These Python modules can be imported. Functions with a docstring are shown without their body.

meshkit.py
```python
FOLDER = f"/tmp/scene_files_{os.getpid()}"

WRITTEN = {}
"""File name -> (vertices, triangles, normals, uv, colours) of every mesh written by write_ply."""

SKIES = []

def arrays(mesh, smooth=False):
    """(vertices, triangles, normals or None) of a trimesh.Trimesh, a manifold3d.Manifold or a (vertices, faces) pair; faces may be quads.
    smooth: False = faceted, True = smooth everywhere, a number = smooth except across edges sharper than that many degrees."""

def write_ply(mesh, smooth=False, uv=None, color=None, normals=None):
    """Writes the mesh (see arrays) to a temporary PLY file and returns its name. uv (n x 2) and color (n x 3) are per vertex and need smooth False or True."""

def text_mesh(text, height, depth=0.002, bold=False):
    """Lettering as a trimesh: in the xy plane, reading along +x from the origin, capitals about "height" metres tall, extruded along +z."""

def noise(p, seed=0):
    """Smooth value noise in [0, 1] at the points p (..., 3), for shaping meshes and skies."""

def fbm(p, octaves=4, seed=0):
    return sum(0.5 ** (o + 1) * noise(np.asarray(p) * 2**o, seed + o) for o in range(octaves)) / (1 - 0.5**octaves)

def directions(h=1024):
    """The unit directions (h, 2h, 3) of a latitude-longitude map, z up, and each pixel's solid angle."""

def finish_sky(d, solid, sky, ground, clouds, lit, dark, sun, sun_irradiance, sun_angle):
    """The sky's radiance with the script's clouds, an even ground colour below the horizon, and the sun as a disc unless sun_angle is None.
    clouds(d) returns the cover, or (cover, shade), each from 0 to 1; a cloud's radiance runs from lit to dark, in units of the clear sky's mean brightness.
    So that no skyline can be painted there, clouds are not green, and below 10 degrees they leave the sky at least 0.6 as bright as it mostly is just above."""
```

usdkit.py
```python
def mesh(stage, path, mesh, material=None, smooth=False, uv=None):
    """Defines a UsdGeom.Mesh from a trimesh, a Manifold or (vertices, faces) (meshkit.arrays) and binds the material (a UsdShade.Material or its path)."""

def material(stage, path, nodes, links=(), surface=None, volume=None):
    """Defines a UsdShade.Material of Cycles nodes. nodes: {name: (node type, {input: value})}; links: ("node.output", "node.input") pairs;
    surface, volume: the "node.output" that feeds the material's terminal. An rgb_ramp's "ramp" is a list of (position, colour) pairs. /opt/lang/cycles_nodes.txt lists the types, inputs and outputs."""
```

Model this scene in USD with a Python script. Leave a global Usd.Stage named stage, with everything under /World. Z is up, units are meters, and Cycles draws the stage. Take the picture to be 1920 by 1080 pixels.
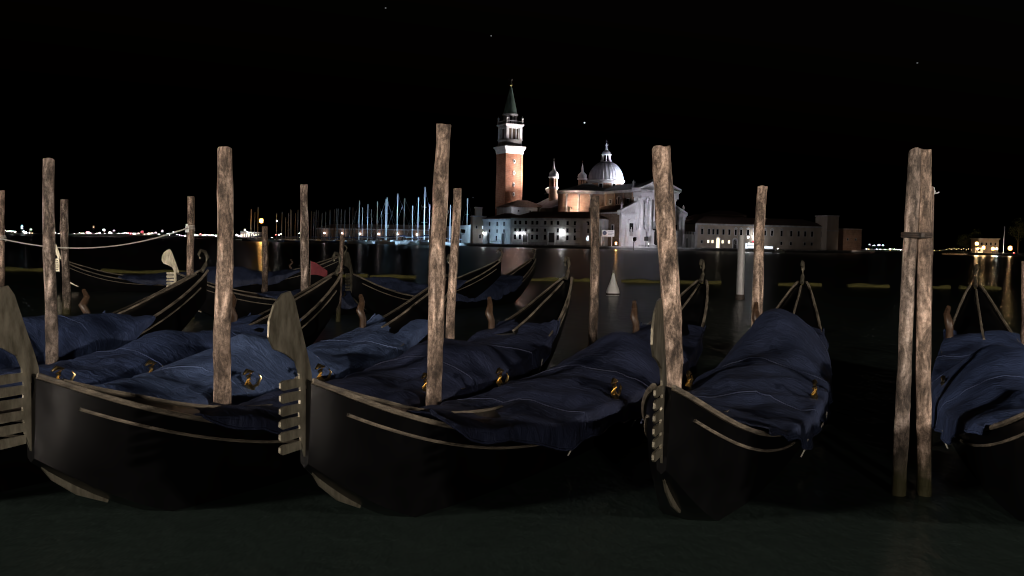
import math, random
import numpy as np, trimesh
from shapely.geometry import Polygon
from shapely.ops import unary_union
import usdkit, meshkit
from pxr import Usd, UsdGeom, UsdLux, UsdShade, Gf, Sdf

random.seed(7)
RNG = np.random.default_rng(7)
PI = math.pi
stage = Usd.Stage.CreateInMemory()
UsdGeom.SetStageUpAxis(stage, 'Z')
UsdGeom.SetStageMetersPerUnit(stage, 1.0)
UsdGeom.Xform.Define(stage, '/World')
UsdGeom.Scope.Define(stage, '/World/Looks')

# ------------------------------------------------------------------ camera, sky, exposure
H_EYE, F_PX = 2.1, 1700.0
PITCH, ROLL = math.atan(86 / F_PX), math.radians(1.1)
FWD = np.array([0, math.cos(PITCH), -math.sin(PITCH)])
UP0 = np.array([0, math.sin(PITCH), math.cos(PITCH)])
RIGHT = math.cos(ROLL) * np.array([1, 0, 0]) + math.sin(ROLL) * UP0
UP = -math.sin(ROLL) * np.array([1, 0, 0]) + math.cos(ROLL) * UP0
EYE = np.array([0, 0, H_EYE])
cam = UsdGeom.Camera.Define(stage, '/World/camera')
cam.CreateHorizontalApertureAttr(36.0)
cam.CreateVerticalApertureAttr(36.0 * 9 / 16)
cam.CreateFocalLengthAttr(36.0 * F_PX / 1920)
cam.CreateClippingRangeAttr(Gf.Vec2f(0.1, 20000))
cam.CreateExposureAttr(0.0)
m4 = Gf.Matrix4d(1)
for r, vec in enumerate((RIGHT, UP, -FWD, EYE)):
    m4.SetRow(r, Gf.Vec4d(*map(float, vec), 1.0 if r == 3 else 0.0))
cam.AddTransformOp().Set(m4)

def ray(px, py):
    return FWD + (px - 960) / F_PX * RIGHT + (540 - py) / F_PX * UP
def at(px, py, Y):                       # the point of the pixel's ray at depth Y
    d = ray(px, py); return EYE + d * (Y / d[1])
def col(px, Y, z=0.0):                   # the point at depth Y and height z seen in picture column px
    lo, hi = -3000.0, 4000.0
    for _ in range(60):
        mid = (lo + hi) / 2
        if at(px, mid, Y)[2] > z: lo = mid
        else: hi = mid
    return at(px, (lo + hi) / 2, Y)

dome = UsdLux.DomeLight.Define(stage, '/World/sky')
STARS = [(1096, 230, 1.5), (723, 15, .12), (921, 67, .12), (1720, 118, .1)]
nodes = {'sky': ('sky_texture', {'sky_type': 'single_scattering', 'sun_disc': False, 'sun_elevation': math.radians(-4.0), 'sun_rotation': 2.6}),
         'bg': ('background_shader', {'strength': 0.06}), 'tc': ('texture_coordinate', {})}
links = [('bg.background', None)]
links = []
prev = 'sky.color'
for i, (px, py, s) in enumerate(STARS):
    d = ray(px, py); d = d / np.linalg.norm(d)
    nodes[f'dist{i}'] = ('vector_math', {'math_type': 'distance', 'vector2': tuple(d)})
    nodes[f'lt{i}'] = ('math', {'math_type': 'less_than', 'value2': 0.0008})
    nodes[f'add{i}'] = ('mix', {'mix_type': 'add', 'fac': 1.0, 'color2': (0, 0, 0)})
    nodes[f'tint{i}'] = ('mix', {'mix_type': 'mix', 'color1': (0, 0, 0), 'color2': (14 * s, 14.5 * s, 15 * s)})
    links += [('tc.generated', f'dist{i}.vector1'), (f'dist{i}.value', f'lt{i}.value1'), (f'lt{i}.value', f'tint{i}.fac'),
              (prev, f'add{i}.color1'), (f'tint{i}.color', f'add{i}.color2')]
    prev = f'add{i}.color'
links.append((prev, 'bg.color'))
sky_m = usdkit.material(stage, '/World/Looks/sky_look', nodes, links, surface='bg.background')
UsdShade.MaterialBindingAPI.Apply(dome.GetPrim()).Bind(sky_m)
dome.GetPrim().SetCustomDataByKey('kind', 'structure')

# ------------------------------------------------------------------ helpers
ORD = ['leftmost', 'second', 'third', 'fourth', 'fifth', 'sixth', 'seventh', 'eighth', 'ninth', 'tenth', 'eleventh', 'twelfth', 'thirteenth', 'fourteenth', 'fifteenth', 'sixteenth', 'seventeenth', 'eighteenth', 'nineteenth', 'twentieth'] + ['twenty-' + w for w in ('first', 'second', 'third', 'fourth', 'fifth', 'sixth', 'seventh', 'eighth', 'ninth')]
names = {}
def numbered(parent, name):
    k = (parent, name); n = names.get(k, 0); names[k] = n + 1
    return f'{parent}/{name}' if n == 0 else f'{parent}/{name}_{n:03d}'
def tag(o, label=None, cat=None, group=None, kind=None):
    p = o.GetPrim() if hasattr(o, 'GetPrim') else o
    for k, v in (('label', label), ('category', cat), ('group', group), ('kind', kind)):
        if v: p.SetCustomDataByKey(k, v)
    return p
def thing(name, label=None, cat=None, loc=(0, 0, 0), rotz=0.0, group=None, scale=1.0, kind=None):
    x = UsdGeom.Xform.Define(stage, numbered('/World', name))
    x.AddTranslateOp().Set(Gf.Vec3d(*map(float, loc))); x.AddRotateZOp().Set(math.degrees(rotz))
    x.AddScaleOp().Set(Gf.Vec3f(*([scale] * 3 if np.ndim(scale) == 0 else scale)))
    return tag(x, label, cat, group, kind)
def dup(root, loc, rotz, label, group=None, scale=1.0, cat=None):
    base = root.GetName()
    was = root.GetCustomData()
    r = thing(base, label, cat or was.get('category'), loc, rotz, group or was.get('group'), scale)
    r.GetReferences().AddInternalReference(root.GetPath()); r.SetInstanceable(True)
    return r

class MB:
    def __init__(self): self.v, self.f, self.n = [], [], 0
    def add(self, v, f):
        v = np.asarray(v, float); f = np.asarray(f, int)
        if f.shape[1] == 4: f = np.vstack([f[:, [0, 1, 2]], f[:, [0, 2, 3]]])
        self.v.append(v); self.f.append(f + self.n); self.n += len(v); return self
    def tm(self, m): return self.add(m.vertices, m.faces)
    def box(self, c, s, rz=0.0):
        x, y, z = np.array(s) / 2.0
        v = np.array([[-x, -y, -z], [x, -y, -z], [x, y, -z], [-x, y, -z], [-x, -y, z], [x, -y, z], [x, y, z], [-x, y, z]])
        if rz:
            cr, sr = math.cos(rz), math.sin(rz); v = v @ np.array([[cr, sr, 0], [-sr, cr, 0], [0, 0, 1]])
        return self.add(v + np.array(c), [[0, 3, 2, 1], [4, 5, 6, 7], [0, 1, 5, 4], [1, 2, 6, 5], [2, 3, 7, 6], [3, 0, 4, 7]])
    def b2(self, x0, x1, y0, y1, z0, z1):
        return self.box(((x0 + x1) / 2, (y0 + y1) / 2, (z0 + z1) / 2), (x1 - x0, y1 - y0, z1 - z0))
    def lathe(self, prof, c=(0, 0, 0), n=16, a0=0.0, a1=2 * PI, rot=0.0):
        prof = np.array(prof, float); full = abs(a1 - a0 - 2 * PI) < 1e-6
        ang = np.linspace(a0, a1, n + 1) + rot
        if full: ang = ang[:-1]
        m, k = len(prof), len(ang)
        v = np.stack([prof[:, None, 0] * np.cos(ang), prof[:, None, 0] * np.sin(ang), np.broadcast_to(prof[:, None, 1], (m, k))], -1).reshape(-1, 3) + np.array(c)
        q = []
        for i in range(m - 1):
            for j in range(k if full else k - 1):
                a, b = i * k + j, i * k + (j + 1) % k
                q.append([a, b, b + k, a + k])
        self.add(v, q)
        if full:
            for idx, flip in ((0, True), (m - 1, False)):
                if prof[idx, 0] > 1e-4:
                    base = v[idx * k:(idx + 1) * k]
                    vv = np.vstack([base, [[c[0], c[1], c[2] + prof[idx, 1]]]])
                    tri = [[j, (j + 1) % k, k] for j in range(k)]
                    self.add(vv, [t[::-1] for t in tri] if flip else tri)
        return self
    def tube(self, pts, r, sides=6, caps=True):
        p = np.asarray(pts, float); r = np.broadcast_to(r, (len(p),))
        t = np.gradient(p, axis=0); t /= np.linalg.norm(t, axis=1, keepdims=True) + 1e-12
        ref = np.array([0, 0, 1.0]) if abs(t[:, 2]).mean() < 0.85 else np.array([1.0, 0, 0])
        a = np.cross(t, ref); a /= np.linalg.norm(a, axis=1, keepdims=True) + 1e-12
        b = np.cross(a, t); ang = np.arange(sides) * 2 * PI / sides
        v = p[:, None] + r[:, None, None] * (np.cos(ang)[None, :, None] * a[:, None] + np.sin(ang)[None, :, None] * b[:, None])
        q = [[i * sides + j, i * sides + (j + 1) % sides, (i + 1) * sides + (j + 1) % sides, (i + 1) * sides + j] for i in range(len(p) - 1) for j in range(sides)]
        v = v.reshape(-1, 3); self.add(v, q)
        if caps:
            for i, fl in ((0, True), (len(p) - 1, False)):
                vv = np.vstack([v[i * sides:(i + 1) * sides], p[i:i + 1]])
                self.add(vv, [[(j + 1) % sides, j, sides] if fl else [j, (j + 1) % sides, sides] for j in range(sides)])
        return self
    def prism(self, poly, axis, a0, a1):
        """poly: shapely polygon or 2d points. axis 'y': (x,z) outline extruded in y from a0 to a1; 'x': (y,z) along x; 'z': (x,y) along z"""
        g = poly if hasattr(poly, 'exterior') else Polygon(poly)
        if not g.is_valid: g = g.buffer(0)
        for gg in getattr(g, 'geoms', [g]):
            m = trimesh.creation.extrude_polygon(gg, abs(a1 - a0), engine='earcut')
            v = np.array(m.vertices); f = np.array(m.faces); h = v[:, 2] + min(a0, a1)
            if axis == 'y': v = np.stack([v[:, 0], h, v[:, 1]], 1); f = f[:, ::-1]
            elif axis == 'x': v = np.stack([h, v[:, 0], v[:, 1]], 1)
            else: v = np.stack([v[:, 0], v[:, 1], h], 1)
            self.add(v, f)
        return self
    def ball(self, c, r, sub=2, sc=(1, 1, 1)):
        m = trimesh.creation.icosphere(sub, 1.0); return self.add(m.vertices * r * np.array(sc) + np.array(c), m.faces)
    def loft(self, rings, closed=True, caps=True):
        rings = np.asarray(rings, float); m, k = rings.shape[:2]; q = []
        for i in range(m - 1):
            for j in range(k if closed else k - 1):
                a, b = i * k + j, i * k + (j + 1) % k; q.append([a, b, b + k, a + k])
        self.add(rings.reshape(-1, 3), q)
        if caps and closed:
            for i, fl in ((0, True), (m - 1, False)):
                vv = np.vstack([rings[i], rings[i].mean(0)[None]])
                self.add(vv, [[(j + 1) % k, j, k] if fl else [j, (j + 1) % k, k] for j in range(k)])
        return self
    def move(self, rz=0.0, loc=(0, 0, 0), sc=1.0):
        cr, sr = math.cos(rz), math.sin(rz); R = np.array([[cr, sr, 0], [-sr, cr, 0], [0, 0, 1]])
        self.v = [(v * sc) @ R + np.array(loc) for v in self.v]; return self
    def build(self, name, mat, parent=None, smooth=False):
        path = numbered(str(parent.GetPath()) if parent is not None else '/World', name)
        m = trimesh.Trimesh(np.vstack(self.v), np.vstack(self.f), process=False)
        if smooth: m.merge_vertices()
        return usdkit.mesh(stage, path, m, M[mat] if isinstance(mat, str) else mat, smooth=smooth).GetPrim()

# ------------------------------------------------------------------ materials
M = {}
def surf(name, c1, c2=None, scale=1.0, rough=.8, metal=0.0, stretch=(1, 1, 1), bump=0.0, bump_scale=None, spec=.5, coat=0.0, ramp=(.35, .65), detail=6, dist=.05):
    n = {'p': ('principled_bsdf', {'roughness': rough, 'metallic': metal, 'specular_ior_level': spec, 'coat_weight': coat, 'coat_roughness': .12, 'base_color': c1}), }
    l = []
    if c2 is not None or bump:
        n['tc'] = ('texture_coordinate', {}); n['mp'] = ('mapping', {'scale': stretch})
        n['n'] = ('noise_texture', {'scale': scale, 'detail': detail, 'roughness': .6})
        l += [('tc.object', 'mp.vector'), ('mp.vector', 'n.vector')]
    if c2 is not None:
        n['r'] = ('rgb_ramp', {'ramp': [(0, c1), (ramp[0], c1), (ramp[1], c2), (1, c2)]})
        l += [('n.fac', 'r.fac'), ('r.color', 'p.base_color')]
    if bump:
        n['n2'] = ('noise_texture', {'scale': bump_scale or scale * 3, 'detail': 4})
        n['b'] = ('bump', {'strength': bump, 'distance': dist})
        l += [('mp.vector', 'n2.vector'), ('n2.fac', 'b.height'), ('b.normal', 'p.normal')]
    M[name] = usdkit.material(stage, f'/World/Looks/{name}', n, l, surface='p.BSDF'); return M[name]
def glow(name, c, s):
    M[name] = usdkit.material(stage, f'/World/Looks/{name}', {'e': ('emission', {'color': c, 'strength': s})}, [], surface='e.emission'); return M[name]

surf('istrian_stone', (.50, .49, .505), (.60, .59, .61), .45, .75, bump=.12, bump_scale=1.2, stretch=(1, 1, .6))
surf('weathered_stone', (.24, .235, .24), (.42, .41, .41), .5, .8, stretch=(1, 1, .4))
def bricky(name, a, b, mortar, sc=1.0):
    n = {'tc': ('texture_coordinate', {}), 'sx': ('separate_xyz', {}), 'ad': ('math', {'math_type': 'add'}), 'cx': ('combine_xyz', {}),
         'br': ('brick_texture', {'scale': sc, 'color1': a, 'color2': b, 'mortar': mortar, 'mortar_size': .03, 'brick_width': .6, 'row_height': .3, 'bias': -.1}),
         'n': ('noise_texture', {'scale': .35, 'detail': 6, 'roughness': .65}), 'r': ('rgb_ramp', {'ramp': [(.3, (.62, .60, .58)), (.7, (1.1, 1.08, 1.05))]}),
         'm': ('mix', {'mix_type': 'multiply', 'fac': 1.0}), 'p': ('principled_bsdf', {'roughness': .9, 'specular_ior_level': .2})}
    l = [('tc.object', 'sx.vector'), ('sx.x', 'ad.value1'), ('sx.y', 'ad.value2'), ('ad.value', 'cx.x'), ('sx.z', 'cx.y'), ('cx.vector', 'br.vector'),
         ('tc.object', 'n.vector'), ('n.fac', 'r.fac'), ('br.color', 'm.color1'), ('r.color', 'm.color2'), ('m.color', 'p.base_color')]
    M[name] = usdkit.material(stage, f'/World/Looks/{name}', n, l, surface='p.BSDF')
bricky('red_brick', (.36, .135, .075), (.27, .10, .06), (.34, .24, .19))
bricky('pale_brick', (.36, .22, .155), (.30, .18, .125), (.36, .29, .24))
bricky('dark_brick', (.16, .115, .085), (.12, .085, .065), (.17, .14, .115))
surf('plaster', (.36, .36, .36), (.50, .50, .49), .45, .9, stretch=(1, 1, .5), bump=.15)
surf('old_plaster', (.30, .25, .205), (.42, .35, .29), .3, .9, stretch=(1, 1, .5), bump=.15)
surf('lead', (.28, .28, .31), (.46, .46, .50), .7, .55, metal=.15, stretch=(1, 1, .25), ramp=(.3, .7))
surf('lead_dark', (.12, .12, .135), (.21, .21, .23), .5, .6, stretch=(1, 1, .5))
surf('copper_green', (.17, .255, .215), (.23, .33, .285), .7, .6, stretch=(1, 1, .3))
surf('roof_tile', (.10, .055, .04), (.16, .09, .065), 1.5, .9, bump=.5, bump_scale=3)
surf('dark_pane', (.012, .013, .016), rough=.15)
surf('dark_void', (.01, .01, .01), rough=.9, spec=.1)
surf('dark_door', (.03, .028, .028), rough=.6)
surf('shutter_wood', (.05, .05, .045), rough=.7)
surf('quay_stone', (.16, .155, .15), (.26, .255, .245), .8, .8, bump=.4)
surf('island_ground', (.10, .098, .095), (.15, .145, .14), .3, .9)
surf('far_land', (.03, .035, .03), (.05, .05, .04), .05, .95)
surf('gold', (.55, .40, .16), rough=.35, metal=1.0)
surf('bronze', (.10, .09, .08), rough=.5, metal=.6)
surf('black_lacquer', (.0014, .0014, .0016), (.003, .003, .0034), 3, .3, spec=.14, coat=.08, bump=.05, bump_scale=14, dist=.01)
surf('worn_rail', (.05, .044, .036), (.17, .145, .11), 5, .38, stretch=(.3, 3, 3))
surf('steel', (.15, .135, .10), (.36, .335, .26), 16, .36, metal=.9, stretch=(1, 1, .3), bump=.1, bump_scale=60, dist=.004)
surf('brass', (.62, .47, .22), rough=.25, metal=1.0)
surf('walnut', (.035, .02, .012), (.06, .035, .02), 8, .4, stretch=(4, 4, 1))
surf('iron', (.03, .028, .026), (.07, .05, .04), 20, .6, metal=.4)
surf('rope', (.26, .25, .22), (.4, .38, .34), 30, .9)
surf('red_cloth', (.09, .012, .018), (.14, .02, .026), 6, .9)
surf('white_paint', (.66, .66, .66), (.76, .76, .76), 2, .5)
surf('navy_paint', (.02, .035, .10), rough=.5)
surf('print_grey', (.36, .39, .45), rough=.7)
surf('board_white', (.72, .72, .76), rough=.6)
surf('poster', (.42, .42, .48), (.52, .52, .58), .4, .8)
surf('aluminium', (.72, .73, .75), rough=.5, metal=.0)
surf('yacht_hull', (.62, .64, .66), (.7, .72, .74), .5, .35)
surf('yacht_dark', (.03, .04, .07), rough=.3)
surf('sail_cover', (.03, .05, .13), rough=.85)
surf('algae_wood', (.055, .052, .012), (.115, .105, .025), 2.0, .9, stretch=(.3, 2, 2), bump=.6)
surf('galvanised', (.34, .34, .345), (.46, .46, .465), 6, .5, metal=.2, stretch=(1, 1, .3))
surf('lamp_post_paint', (.02, .03, .025), rough=.5)
surf('bark', (.07, .05, .035), (.12, .09, .06), 4, .95)
surf('leaf', (.04, .055, .018), (.075, .09, .03), 3, .8)

def tarp(name, a, b):
    n = {'tc': ('texture_coordinate', {}), 'n': ('noise_texture', {'scale': 1.6, 'detail': 7, 'roughness': .65}),
         'r': ('rgb_ramp', {'ramp': [(.32, a), (.68, b)]}), 'mp': ('mapping', {'scale': (2.2, 1.0, 1.0)}),
         'n2': ('noise_texture', {'scale': 5, 'detail': 5, 'distortion': .8}), 'b': ('bump', {'strength': .55, 'distance': .05}),
         'p': ('principled_bsdf', {'roughness': .62, 'specular_ior_level': .2})}
    M[name] = usdkit.material(stage, f'/World/Looks/{name}', n, [('tc.object', 'n.vector'), ('n.fac', 'r.fac'), ('r.color', 'p.base_color'),
        ('tc.object', 'mp.vector'), ('mp.vector', 'n2.vector'), ('n2.fac', 'b.height'), ('b.normal', 'p.normal')], surface='p.BSDF')
tarp('blue_tarp', (.013, .020, .048), (.036, .056, .125))
tarp('pale_tarp', (.022, .035, .078), (.062, .094, .185))
tarp('dull_tarp', (.010, .014, .030), (.022, .031, .066))
tarp('navy_tarp', (.009, .012, .026), (.019, .025, .055))

# weathered mooring timber: pale stripped wood, dark bark patches, wet algae near the water
def timber(name, k=1.0, warm=1.0):
    n = {'g': ('geometry', {}), 'tc': ('texture_coordinate', {}), 'oi': ('object_info', {}),
       'mp': ('mapping', {'scale': (1, 1, .38)}), 'n': ('noise_texture', {'scale': 9, 'detail': 8, 'roughness': .68, 'distortion': .6}),
       'r': ('rgb_ramp', {'ramp': [(p, (c[0] * k * warm, c[1] * k, c[2] * k / warm)) for p, c in ((.34, (.034, .027, .022)), (.44, (.085, .069, .056)), (.52, (.20, .162, .132)), (.59, (.31, .258, .218)), (.66, (.47, .395, .34)))]}),
       'mpf': ('mapping', {'scale': (1, 1, .9)}), 'nf': ('noise_texture', {'scale': 34, 'detail': 6, 'roughness': .7}),
       'rf': ('rgb_ramp', {'ramp': [(.33, (.45, .43, .42)), (.62, (1.25, 1.22, 1.2))]}), 'mx': ('mix', {'mix_type': 'multiply', 'fac': 1.0}),
       'mpg': ('mapping', {'scale': (1, 1, .06)}), 'ng': ('noise_texture', {'scale': 28, 'detail': 4}),
       'rg': ('rgb_ramp', {'ramp': [(.36, (.55, .53, .52)), (.56, (1.08, 1.06, 1.05))]}), 'mg': ('mix', {'mix_type': 'multiply', 'fac': .8}),
       'nl': ('noise_texture', {'scale': 4.2, 'detail': 3, 'roughness': .5}), 'rl': ('rgb_ramp', {'ramp': [(.40, (.52, .50, .49)), (.50, (.95, .94, .94)), (.60, (1.45, 1.40, 1.38))]}), 'ml': ('mix', {'mix_type': 'multiply', 'fac': 1.0}),
       'sz': ('separate_xyz', {}), 'nz': ('noise_texture', {'scale': 4, 'detail': 4}), 'ma': ('math', {'math_type': 'multiply_add', 'value2': .35, 'value3': 0}),
       'mr': ('map_range', {'from_min': .30, 'from_max': .62, 'to_min': 1, 'to_max': 0, 'clamp': True}),
       'al': ('mix', {'color2': (.030, .028, .010)}), 'bp': ('bump', {'strength': .6, 'distance': .015}), 'had': ('math', {'math_type': 'multiply'}),
       'p': ('principled_bsdf', {'roughness': .82, 'specular_ior_level': .3})}
    l = [('tc.object', 'mp.vector'), ('mp.vector', 'n.vector'), ('n.fac', 'r.fac'), ('tc.object', 'mpf.vector'), ('mpf.vector', 'nf.vector'), ('nf.fac', 'rf.fac'),
       ('r.color', 'mx.color1'), ('rf.color', 'mx.color2'), ('tc.object', 'mpg.vector'), ('mpg.vector', 'ng.vector'), ('ng.fac', 'rg.fac'),
       ('mx.color', 'mg.color1'), ('rg.color', 'mg.color2'), ('g.position', 'sz.vector'), ('g.position', 'nz.vector'), ('nz.fac', 'ma.value1'), ('sz.z', 'ma.value3'),
       ('ma.value', 'mr.value'), ('mr.result', 'al.fac'), ('mp.vector', 'nl.vector'), ('nl.fac', 'rl.fac'), ('mg.color', 'ml.color1'), ('rl.color', 'ml.color2'), ('ml.color', 'al.color1'), ('al.color', 'p.base_color'),
       ('ng.fac', 'had.value1'), ('nf.fac', 'had.value2'), ('had.value', 'bp.height'), ('bp.normal', 'p.normal')]
    M[name] = usdkit.material(stage, f'/World/Looks/{name}', n, l, surface='p.BSDF')
timber('timber', 1.2, 1.03)
timber('dark_timber', .62, 1.03)
timber('grey_timber', .95, .96)

# water
n = {'g': ('geometry', {}), 'mp': ('mapping', {'scale': (1, .55, 1)}), 'n1': ('noise_texture', {'scale': 1.4, 'detail': 5, 'roughness': .6}),
     'n2': ('noise_texture', {'scale': 6, 'detail': 3}), 'ad': ('math', {'math_type': 'multiply_add', 'value2': .25}),
     'b': ('bump', {'strength': .15, 'distance': .3}),
     'p': ('principled_bsdf', {'base_color': (.015, .0225, .020), 'roughness': .25, 'ior': 1.33, 'specular_ior_level': .15})}
M['water'] = usdkit.material(stage, '/World/Looks/water', n, [('g.position', 'mp.vector'), ('mp.vector', 'n1.vector'), ('mp.vector', 'n2.vector'), ('n2.fac', 'ad.value1'),
    ('n1.fac', 'ad.value3'), ('ad.value', 'b.height'), ('b.normal', 'p.normal')], surface='p.BSDF')

glow('lamp_warm', (1.0, .87, .75), 3300)
glow('lamp_orange', (1.0, .50, .13), 230)
glow('lamp_amber', (1.0, .62, .28), 130)
glow('lamp_white', (1.0, .97, .95), 40)
glow('lamp_pinkish', (1.0, .80, .76), 55)
glow('lamp_red', (1.0, .10, .12), 30)
glow('lamp_teal', (.3, .85, 1.0), 30)
glow('lamp_bright_white', (.93, .97, 1.0), 110)
for _n, _c, _s in (('far_white', (1, .97, .94), 30), ('far_pink', (1, .74, .74), 30), ('far_red', (1, .10, .13), 14), ('far_teal', (.3, .85, 1), 30), ('far_amber', (1, .64, .3), 8)): glow(_n, _c, _s)
glow('lit_window', (1.0, .85, .60), 1.8)
glow('lit_window_cool', (.85, .93, 1.0), 1.6)
glow('lit_red', (1.0, .12, .16), 1.2)
glow('flood_facade', (.92, .90, 1.0), 6600)
glow('flood_tower', (1.0, .90, .86), 2600)
glow('flood_dome', (.93, .92, 1.0), 6500)
glow('flood_orange', (1.0, .76, .60), 5200)
glow('flood_blue', (.50, .76, 1.0), 5200)
glow('wall_lamp_blue', (.62, .84, 1.0), 60)
glow('wall_lamp_white', (.97, .98, 1.0), 75)

# ------------------------------------------------------------------ setting
w = MB(); w.add([[-6000, -60, 0], [6000, -60, 0], [6000, 9000, 0], [-6000, 9000, 0]], [[0, 1, 2, 3]])
tag(w.build('water', 'water'), kind='structure')
near = MB(); near.b2(-60, 60, -50, 1.2, -1.5, .70)
tag(near.build('near_quay', 'quay_stone'), kind='structure')

GZ = 1.25                                                   # level of the island's quay
front = [col(p, Y)[:2] for p, Y in ((560, 512), (872, 470), (880, 376), (958, 363), (1130, 349), (1292, 357), (1500, 384), (1632, 402))]
poly = [tuple(p) for p in front] + [tuple(col(1640, 560)[:2]), tuple(col(560, 560)[:2])]
g = MB(); g.prism(Polygon(poly), 'z', -2, GZ); tag(g.build('island_ground', 'island_ground'), kind='structure')
g = MB()                                                    # the stone edge of the quay, a strip proud of the paving
for a, b in zip(front[:-1], front[1:]):
    a, b = np.array(a), np.array(b); d = b - a; L = np.linalg.norm(d); ang = math.atan2(d[1], d[0])
    c = (a + b) / 2; g.box((c[0], c[1], GZ - .18), (L + .6, 1.2, .5), ang)
tag(g.build('island_quay_edge', 'weathered_stone'), kind='structure')
def land(name, pts, z, mat='far_land'):
    g = MB(); g.prism(Polygon([tuple(col(p, Y)[:2]) for p, Y in pts]), 'z', -2, z); tag(g.build(name, mat), kind='structure')
land('far_shore', [(-120, 900), (240, 880), (575, 860), (600, 1200), (-120, 1300)], 1.3)
land('far_bank', [(1560, 1000), (1800, 980), (1800, 1300), (1560, 1300)], 1.3)
land('right_shore', [(1800, 640), (1818, 450), (2060, 440), (2080, 640)], 1.2, 'quay_stone')
land('harbour_mole', [(470, 452), (520, 449), (520, 456), (470, 459)], 1.0, 'quay_stone')

# ------------------------------------------------------------------ church
A30 = math.radians(30)
O = col(1222, 370); O[2] = 0
UU, VV = np.array([math.cos(A30), math.sin(A30), 0]), np.array([-math.sin(A30), math.cos(A30), 0])
def W(u, v, z=0.0): return O + u * UU + v * VV + np.array([0, 0, z])

def statue(mb, x, y, z, h, arm=1):
    s = h / 3.0
    mb.b2(x - .5 * s, x + .5 * s, y - .5 * s, y + .5 * s, z, z + .35 * s)
    z += .35 * s
    mb.lathe([(.42 * s, 0), (.46 * s, .15 * s), (.34 * s, .9 * s), (.30 * s, 1.3 * s), (.40 * s, 1.75 * s), (.36 * s, 2.0 * s), (.14 * s, 2.12 * s), (.12 * s, 2.2 * s)], (x, y, z), 9)
    mb.ball((x, y - .03 * s, z + 2.4 * s), .2 * s, 1, (1, 1, 1.2))
    mb.tube([(x + arm * .36 * s, y, z + 1.9 * s), (x + arm * .62 * s, y - .2 * s, z + 1.6 * s), (x + arm * .55 * s, y - .45 * s, z + 2.1 * s)], [.13 * s, .11 * s, .07 * s], 6)
    mb.tube([(x - arm * .36 * s, y, z + 1.9 * s), (x - arm * .52 * s, y - .1 * s, z + 1.4 * s), (x - arm * .2 * s, y - .4 * s, z + 1.2 * s)], [.13 * s, .11 * s, .08 * s], 6)

ch = thing('church', 'white temple-fronted church with brick flanks and a round lead dome, floodlit across the water', 'church', (O[0], O[1], 0), A30)
B = lambda mb, name, mat, par=ch, sm=False: mb.build(name, mat, par, sm)
# nave, aisles, transept, choir
g = MB(); g.b2(-8.4, 8.4, .6, 24, GZ, 23.2); B(g, 'nave_wall', 'dark_brick')
g = MB(); g.b2(-8.9, 8.9, .4, 24.3, 23.2, 24.2); B(g, 'nave_cornice', 'weathered_stone')
g = MB(); g.prism([(-9.3, 24.2), (9.3, 24.2), (0, 27.6)], 'y', -1.6, 32); B(g, 'nave_roof', 'lead_dark')
for sgn in (-1, 1):
    g = MB(); g.b2(min(sgn * 15.4, sgn * 8.41), max(sgn * 15.4, sgn * 8.41), .62, 22, GZ, 14.4); B(g, 'aisle_wall', 'dark_brick')
    g = MB(); g.b2(min(sgn * 15.9, sgn * 8.42), max(sgn * 15.9, sgn * 8.42), .5, 22.3, 14.4, 15.0); B(g, 'aisle_cornice', 'weathered_stone')
    g = MB(); g.prism([(sgn * 16.2, 15.0), (sgn * 8.43, 15.0), (sgn * 8.43, 18.2)], 'y', .45, 22.4); B(g, 'aisle_roof', 'roof_tile')
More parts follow.
